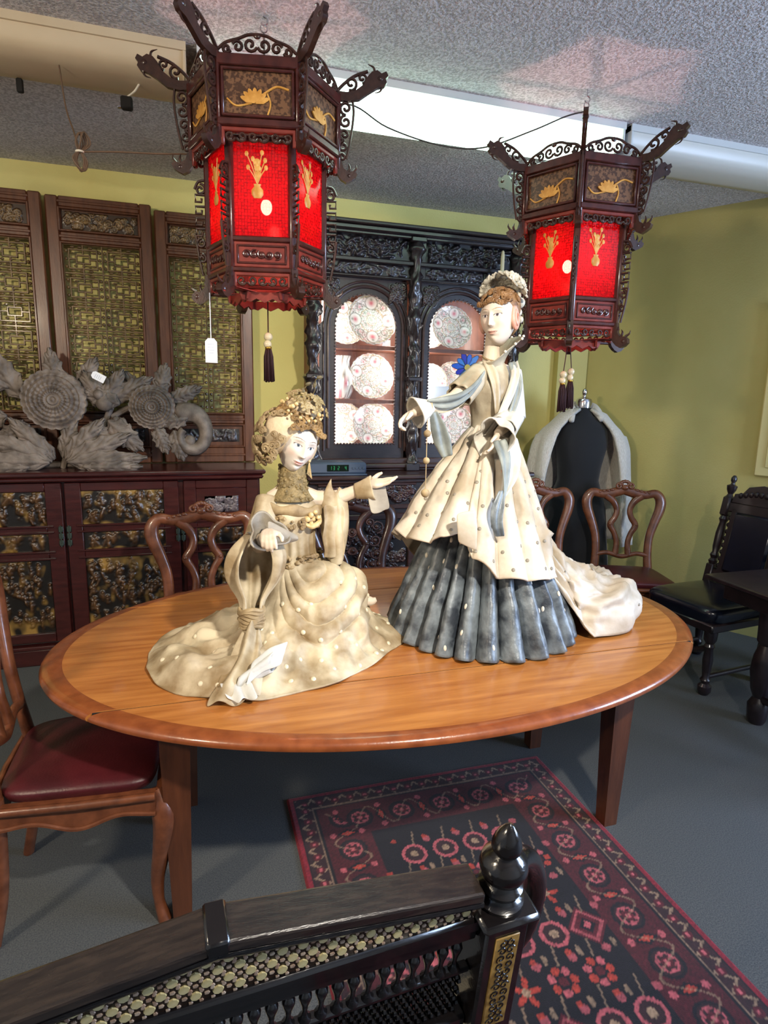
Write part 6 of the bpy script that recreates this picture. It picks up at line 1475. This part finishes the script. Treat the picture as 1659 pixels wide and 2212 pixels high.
W0 = (.064, 1.505); KO = [
 (-180, [W0, (.105, 1.45), (.18, 1.345), (.26, 1.235), (.30, 1.165), (.345, 1.115)]),
 (-160, [W0, (.105, 1.45), (.18, 1.345), (.26, 1.235), (.305, 1.16), (.35, 1.11)]),
 (-140, [W0, (.105, 1.45), (.18, 1.345), (.26, 1.24), (.30, 1.175), (.335, 1.135)]),
 (-128, [W0, (.105, 1.45), (.175, 1.35), (.25, 1.255), (.285, 1.20), (.315, 1.165)]),
 (-123, [W0, (.105, 1.45), (.175, 1.33), (.24, 1.21), (.285, 1.13), (.325, 1.075)]),
 (-105, [W0, (.10, 1.45), (.165, 1.32), (.235, 1.17), (.275, 1.08), (.31, 1.01)]),
 (-80, [W0, (.10, 1.45), (.16, 1.32), (.23, 1.16), (.27, 1.07), (.305, .995)]),
 (-58, [W0, (.10, 1.45), (.155, 1.32), (.215, 1.16), (.25, 1.06), (.285, .975)]),
 (-40, [W0, (.10, 1.45), (.15, 1.32), (.205, 1.15), (.235, 1.04), (.26, .955)]),
 (-33, [W0, (.10, 1.44), (.16, 1.28), (.24, 1.05), (.33, .86), (.43, TZ + .008)]),
 (-18, [W0, (.10, 1.44), (.17, 1.26), (.27, 1.03), (.42, .90), (.55, .86), (.61, .79), (.60, TZ + .008)]),
 (-2, [W0, (.10, 1.44), (.17, 1.25), (.28, 1.03), (.45, .91), (.60, .86), (.67, .79), (.66, TZ + .008)]),
 (14, [W0, (.10, 1.44), (.165, 1.25), (.27, 1.03), (.42, .90), (.57, .85), (.64, .79), (.64, TZ + .008)]),
 (35, [W0, (.10, 1.44), (.16, 1.26), (.25, 1.02), (.37, .85), (.50, TZ + .008)]),
 (70, [W0, (.10, 1.44), (.15, 1.28), (.22, 1.05), (.30, .86), (.39, TZ + .02)]),
 (110, [W0, (.10, 1.45), (.16, 1.32), (.23, 1.14), (.28, 1.0), (.33, .90)]),
 (145, [W0, (.105, 1.45), (.17, 1.34), (.25, 1.22), (.30, 1.12), (.34, 1.05)])]
AO, TO = gown(KO, c2, 420, 80, None, .002, 7, 16, dsO)
mb = MB(); mb.grid(AO, cu=True); o2 = mb.build('overskirt', m_over, D2, angle=180, solid=.006)
R = random.Random(14); picks = []
for k in range(600):
    t, v = R.uniform(-178, 12), R.uniform(.38, .96)
    if all(abs(t - a) > 8 or abs(v - b) > .085 for a, b in picks): picks.append((t, v))
    if len(picks) > 64: break
studs(AO, TO, o2, m_stud2, picks, .0068, .5)
# loose flap and front vent of the overskirt
rows = [[(.80 + .065 * u + .01 * v, 1.775 - .008 * math.sin(v * 3) - .012 * u, 1.235 - .10 * v - .04 * u * v + .012 * u) for u in np.linspace(0, 1, 5)] for v in np.linspace(0, 1, 5)]
sheet(rows, m_over, 'skirt_flap', D2, .005, 2, .004, 3)
# bodice
rows = [(1.485, .068, .062, 1.04, 2.05), (1.51, .064, .058, 1.038, 2.05), (1.55, .066, .060, 1.036, 2.047), (1.59, .074, .068, 1.034, 2.042), (1.625, .080, .078, 1.033, 2.036), (1.655, .082, .072, 1.033, 2.038), (1.685, .080, .058, 1.034, 2.042), (1.71, .066, .046, 1.035, 2.044), (1.735, .045, .040, 1.035, 2.042)]
Q = []
for (z, rx, ry, cx, cy) in rows:
    t = np.linspace(0, 2 * pi, 72, endpoint=False); k = 1 + .035 * np.sin(t * 7 + z * 40) + .07 * G(((t - rad(215) + pi) % (2 * pi)) - pi, .35) * G(z - 1.625, .03) + .06 * G(((t - rad(275) + pi) % (2 * pi)) - pi, .3) * G(z - 1.625, .03)
    Q.append(np.stack([cx + rx * np.cos(t) * k, cy + ry * np.sin(t) * k, np.full(72, z)], -1))
mb = MB(); mb.grid(np.stack(Q, 1), cu=True); mb.build('bodice', m_bod2, D2, angle=180, sub=1, fix=True)
# continuous body
mb = MB()
mb.tube([(1.034, 2.042, 1.66), (1.033, 2.04, 1.73), (1.031, 2.036, 1.78), (1.036, 2.032, 1.83)], [.05, .034, .027, .030], 14)
mb.tube([(.965, 2.02, 1.685), (1.0, 2.035, 1.70), (1.07, 2.05, 1.70), (1.125, 2.05, 1.69)], [.030, .036, .036, .030], 12)
mb.tube([(.965, 2.02, 1.685), (.905, 1.975, 1.635), (.845, 1.945, 1.598), (.76, 1.925, 1.575), (.695, 1.912, 1.552)], [.030, .028, .024, .021, .0150], 12)
hand(mb, (.690, 1.911, 1.549), (-.80, -.18, -.42), (.35, -.45, -.82), (-.3, -.55, .6), .092, (.45, .95, 1.05, 1.1), .10, .75)
mb.tube([(1.125, 2.05, 1.69), (1.130, 2.035, 1.62), (1.105, 2.01, 1.54), (1.055, 1.955, 1.505), (1.005, 1.905, 1.485)], [.031, .030, .026, .022, .0155], 12)
hand(mb, (1.0, 1.902, 1.48), (-.45, -.28, -.80), (-.75, .3, .3), (-.2, -.8, .1), .088, (.25, .3, .35, .4), .12, .7)
remesh(mb, 'body', m_skin, D2, .0030, 4)
# head, hair
HM2 = Matrix.Translation((1.040, 2.012, 1.880)) @ frame((-.80, -.62, -.10), rad(-4)) @ Matrix.Scale(1.08, 4)
mb, C = head_mesh((218, 203, 186), (196, 140, 124), (84, 70, 80), (150, 112, 78), (232, 190, 164)); o = mb.build('head', m_face, D2, cols=C, angle=180, fix=True); o.matrix_local = HM2
mb = MB(); mb.ell((0, .024, .034), (.064, .060, .066), 24, 18, M=HM2); mb.ell((0, .055, .06), (.045, .045, .045), 18, 12, M=HM2); mb.ell((0, .045, -.01), (.052, .035, .05), 18, 12, M=HM2); remesh(mb, 'hair', m_hair2, D2, .004, 8)
mb = MB(); pts = shell(60, (0, .012, .032), (.064, .066, .062), 6, lambda v: v.z > .35 and v.y < .55); curls(mb, xf(HM2, pts), .007, .012, 3, .0040)
pts = [(Vector((x, -.056 + .010 * abs(x / .05) * 2.2, .052 + .006 * math.cos(x * 90))), Vector((x * 8, -1, .3))) for x in np.linspace(-.05, .052, 12)]; curls(mb, xf(HM2, pts), .007, .010, 12, .0040)
mb.build('fringe_curls', m_hair2, D2)
for s in (-1, 1):
    mb = MB(); n = 40; mb.tube([HM2 @ Vector((s * (.054 + .010 * t / n), .002 + (.026 - .020 * t / n) * .8 * math.cos(t * .36), -.006 + (.038 - .028 * t / n) * math.sin(t * .36))) for t in range(n)], [.0075] * 30 + [.006] * 10, 8); mb.build('hair_coil', m_coil2, D2)
mb = MB(); R = random.Random(22)
for (p, n) in xf(HM2, shell(34, (0, .040, .075), (.060, .062, .058), 25, lambda v: v.z > .1 and v.y > -.55)):
    q = n.to_track_quat('Z', 'Y').to_matrix().to_4x4(); sc = R.uniform(.8, 1.4)
    for k in range(5): mb.ell((0, 0, 0), (.012 * sc, .008 * sc, .005), 8, 5, M=Matrix.Translation(p + n * .006) @ q @ Matrix.Rotation(k * 2 * pi / 5, 4, 'Z') @ Matrix.Translation((.012 * sc, 0, .004)) @ Matrix.Rotation(-.5, 4, 'Y'))
    mb.ell(p + n * .011, .006 * sc, 8, 6)
mb.build('flower_crown', m_flow2, D2)
mb = MB()
for (x, y, z, r) in ((.03, .105, .05, .020), (.02, .11, .02, .016), (.035, .09, -.005, .013), (.0, .115, .045, .018), (.03, .085, .095, .014), (.045, .06, .07, .012)): mb.ell(HM2 @ Vector((x, y, z)), r, 12, 9)
mb.build('hair_balls', m_flow2, D2)
# collar, necklaces, stole
rows = []
for u in np.linspace(0, 1, 13):
    a = rad(-150 + u * 250); r0 = .044; fl = .012 + .055 * math.sin(min(1, u * 1.1) * pi); h = .015 + .10 * math.sin(min(1, max(0, u - .18) * 1.22) * pi) ** .8
    rows.append([(1.035 + (r0 + fl * v * v) * math.cos(a), 2.045 + (r0 * .95 + fl * v * v) * math.sin(a), 1.715 + h * v - .03 * (1 - v) * math.cos(a + rad(120)) * .5) for v in np.linspace(0, 1, 5)])
sheet(rows, m_bod2, 'standing_collar', D2, .005, 2)
mb = MB()
for i in range(9): p = rows[3 + i][4] if 3 + i < 13 else rows[-1][4]; mb.ell(p, .0052, 8, 6)
mb.build('collar_beads', m_stud3, D2)
mb = MB(); P = [(1.033 + .032 * math.cos(a), 2.036 + .033 * math.sin(a), 1.748 + .014 * math.sin(a)) for a in np.linspace(0, 2 * pi, 30, endpoint=False)]
for p in P: mb.ell(p, .0042, 7, 5)
mb.build('necklace', m_gown1b, D2)
def ribbon(name, m, P, w, side, parent, seed=0, tw=0.0):
    P = [Vector(p) for p in cr(P, 5)]; rows = []
    for i, p in enumerate(P):
        v = i / (len(P) - 1); s = Vector(side).normalized(); d = (P[min(i + 1, len(P) - 1)] - P[max(i - 1, 0)]).normalized(); n = d.cross(s).normalized(); ww = float(np.interp(v, np.linspace(0, 1, len(w)), w)); c, q = math.cos(tw * v), math.sin(tw * v); s2 = s * c + n * q; n2 = n * c - s * q
        rows.append([tuple(p + s2 * ww * u + n2 * (.010 * math.cos(u * 5 + seed + 2 * v)) * ww / .04) for u in np.linspace(-1, 1, 7)])
    return sheet(rows, m, name, parent, .004, 1)
ribbon('stole', m_slv2, [(1.112, 2.015, 1.735), (1.098, 1.975, 1.69), (1.075, 1.958, 1.63), (1.045, 1.955, 1.56), (1.01, 1.955, 1.505), (.985, 1.95, 1.48)], [.016, .020, .022, .020, .018, .014], (1, .2, .4), D2, 1)
ribbon('stole', m_lin2, [(1.095, 2.005, 1.735), (1.112, 1.975, 1.66), (1.085, 1.955, 1.57), (1.05, 1.945, 1.51), (1.02, 1.935, 1.475)], [.014, .018, .018, .016, .012], (1, .2, .3), D2, 2)
ribbon('stole', m_bod2, [(.995, 2.005, 1.735), (1.01, 1.975, 1.69), (1.02, 1.96, 1.63), (1.03, 1.965, 1.55)], [.014, .022, .018, .01], (1, 0, .2), D2, 3)
# extended arm
bell('upper_sleeve', m_bod2, D2, (.985, 2.028, 1.69), (.875, 1.958, 1.612), .040, .044, 5, .10, pw=1.0)
ribbon('open_sleeve', m_lin2, [(.965, 1.965, 1.680), (.91, 1.925, 1.632), (.85, 1.905, 1.598), (.79, 1.90, 1.588), (.735, 1.90, 1.590)], [.024, .030, .028, .022, .008], (.35, 0, .9), D2, 0, -.5)
ribbon('open_sleeve', m_bod2, [(.945, 1.975, 1.655), (.88, 1.94, 1.600), (.82, 1.925, 1.575), (.765, 1.915, 1.565)], [.020, .026, .024, .014], (.3, .3, .9), D2, 2)
bell('cuff', m_slv2, D2, (.760, 1.926, 1.574), (.700, 1.912, 1.552), .020, .048, 2, .08, pw=1.0, seed=1.0)
mb = MB()
for k in range(3): mb.tube([(.744 + .006 * k + .024 * 0 + .003 * math.cos(a), 1.922 + .0245 * math.cos(a), 1.569 + .0245 * math.sin(a)) for a in np.linspace(0, 2 * pi, 18, endpoint=False)], .0035, 6, closed=True)
mb.build('wrist_tie', m_gown1b, D2)
ribbon('hanging_panel', m_lin2, [(.765, 1.91, 1.555), (.785, 1.915, 1.505), (.805, 1.92, 1.455), (.825, 1.92, 1.405)], [.014, .026, .030, .020], (1, .1, .3), D2, 1, .5)
mb = MB(); mb.tube([(.738, 1.895, 1.55), (.738, 1.893, 1.29)], .0016, 5)
mb.build('pendant_cord', m_gown1b, D2)
for (z, r) in ((1.485, .0125), (1.395, .0115), (1.285, .015)):
    mb = MB(); mb.ell((.738, 1.893, z), r, 12, 9); mb.build('pendant_ball', m_gown1b, D2)
# bent arm
bell('upper_sleeve', m_slv2, D2, (1.122, 2.052, 1.705), (1.108, 2.008, 1.535), .036, .048, 4, .08, pw=.7)
bell('forearm_sleeve', m_slv2, D2, (1.115, 2.012, 1.545), (1.035, 1.935, 1.495), .044, .050, 4, .10, pw=1.0)
rows = [[(1.12 + .022 * math.cos(a) + .012 * v, 2.045 + .030 * math.sin(a) - .01 * v, 1.712 - .06 * v) for a in np.linspace(rad(-60), rad(120), 7)] for v in np.linspace(0, 1, 4)]
sheet(rows, m_lin2, 'shoulder_cap', D2, .005, 2)
bell('bell_cuff', m_slv2, D2, (1.045, 1.945, 1.503), (.985, 1.892, 1.470), .040, .066, 4, .16, pw=1.2, droop=.05, seed=.7)
ribbon('trailing_sleeve', m_slv2, [(1.04, 1.905, 1.47), (1.045, 1.875, 1.40), (1.03, 1.85, 1.33), (.99, 1.83, 1.26)], [.040, .036, .026, .006], (1, .2, .0), D2, 1, .7)
ribbon('trailing_lining', m_lin2, [(1.0, 1.88, 1.465), (1.01, 1.85, 1.40), (1.005, 1.83, 1.32), (.985, 1.81, 1.235)], [.030, .032, .024, .006], (1, .3, .1), D2, 2.5, -.6)
ribbon('dark_tail', m_under, [(.985, 1.815, 1.30), (.962, 1.795, 1.25), (.955, 1.785, 1.20), (.965, 1.775, 1.15)], [.012, .022, .020, .016], (1, .1, 0), D2, .4, .6)
mb = MB(); mb.tube([(1.02, 1.91, 1.44), (1.028, 1.89, 1.36)], .0015, 5); mb.ell((1.028, 1.888, 1.355), .011, 10, 8); mb.build('sleeve_pendant', m_coil2, D2)
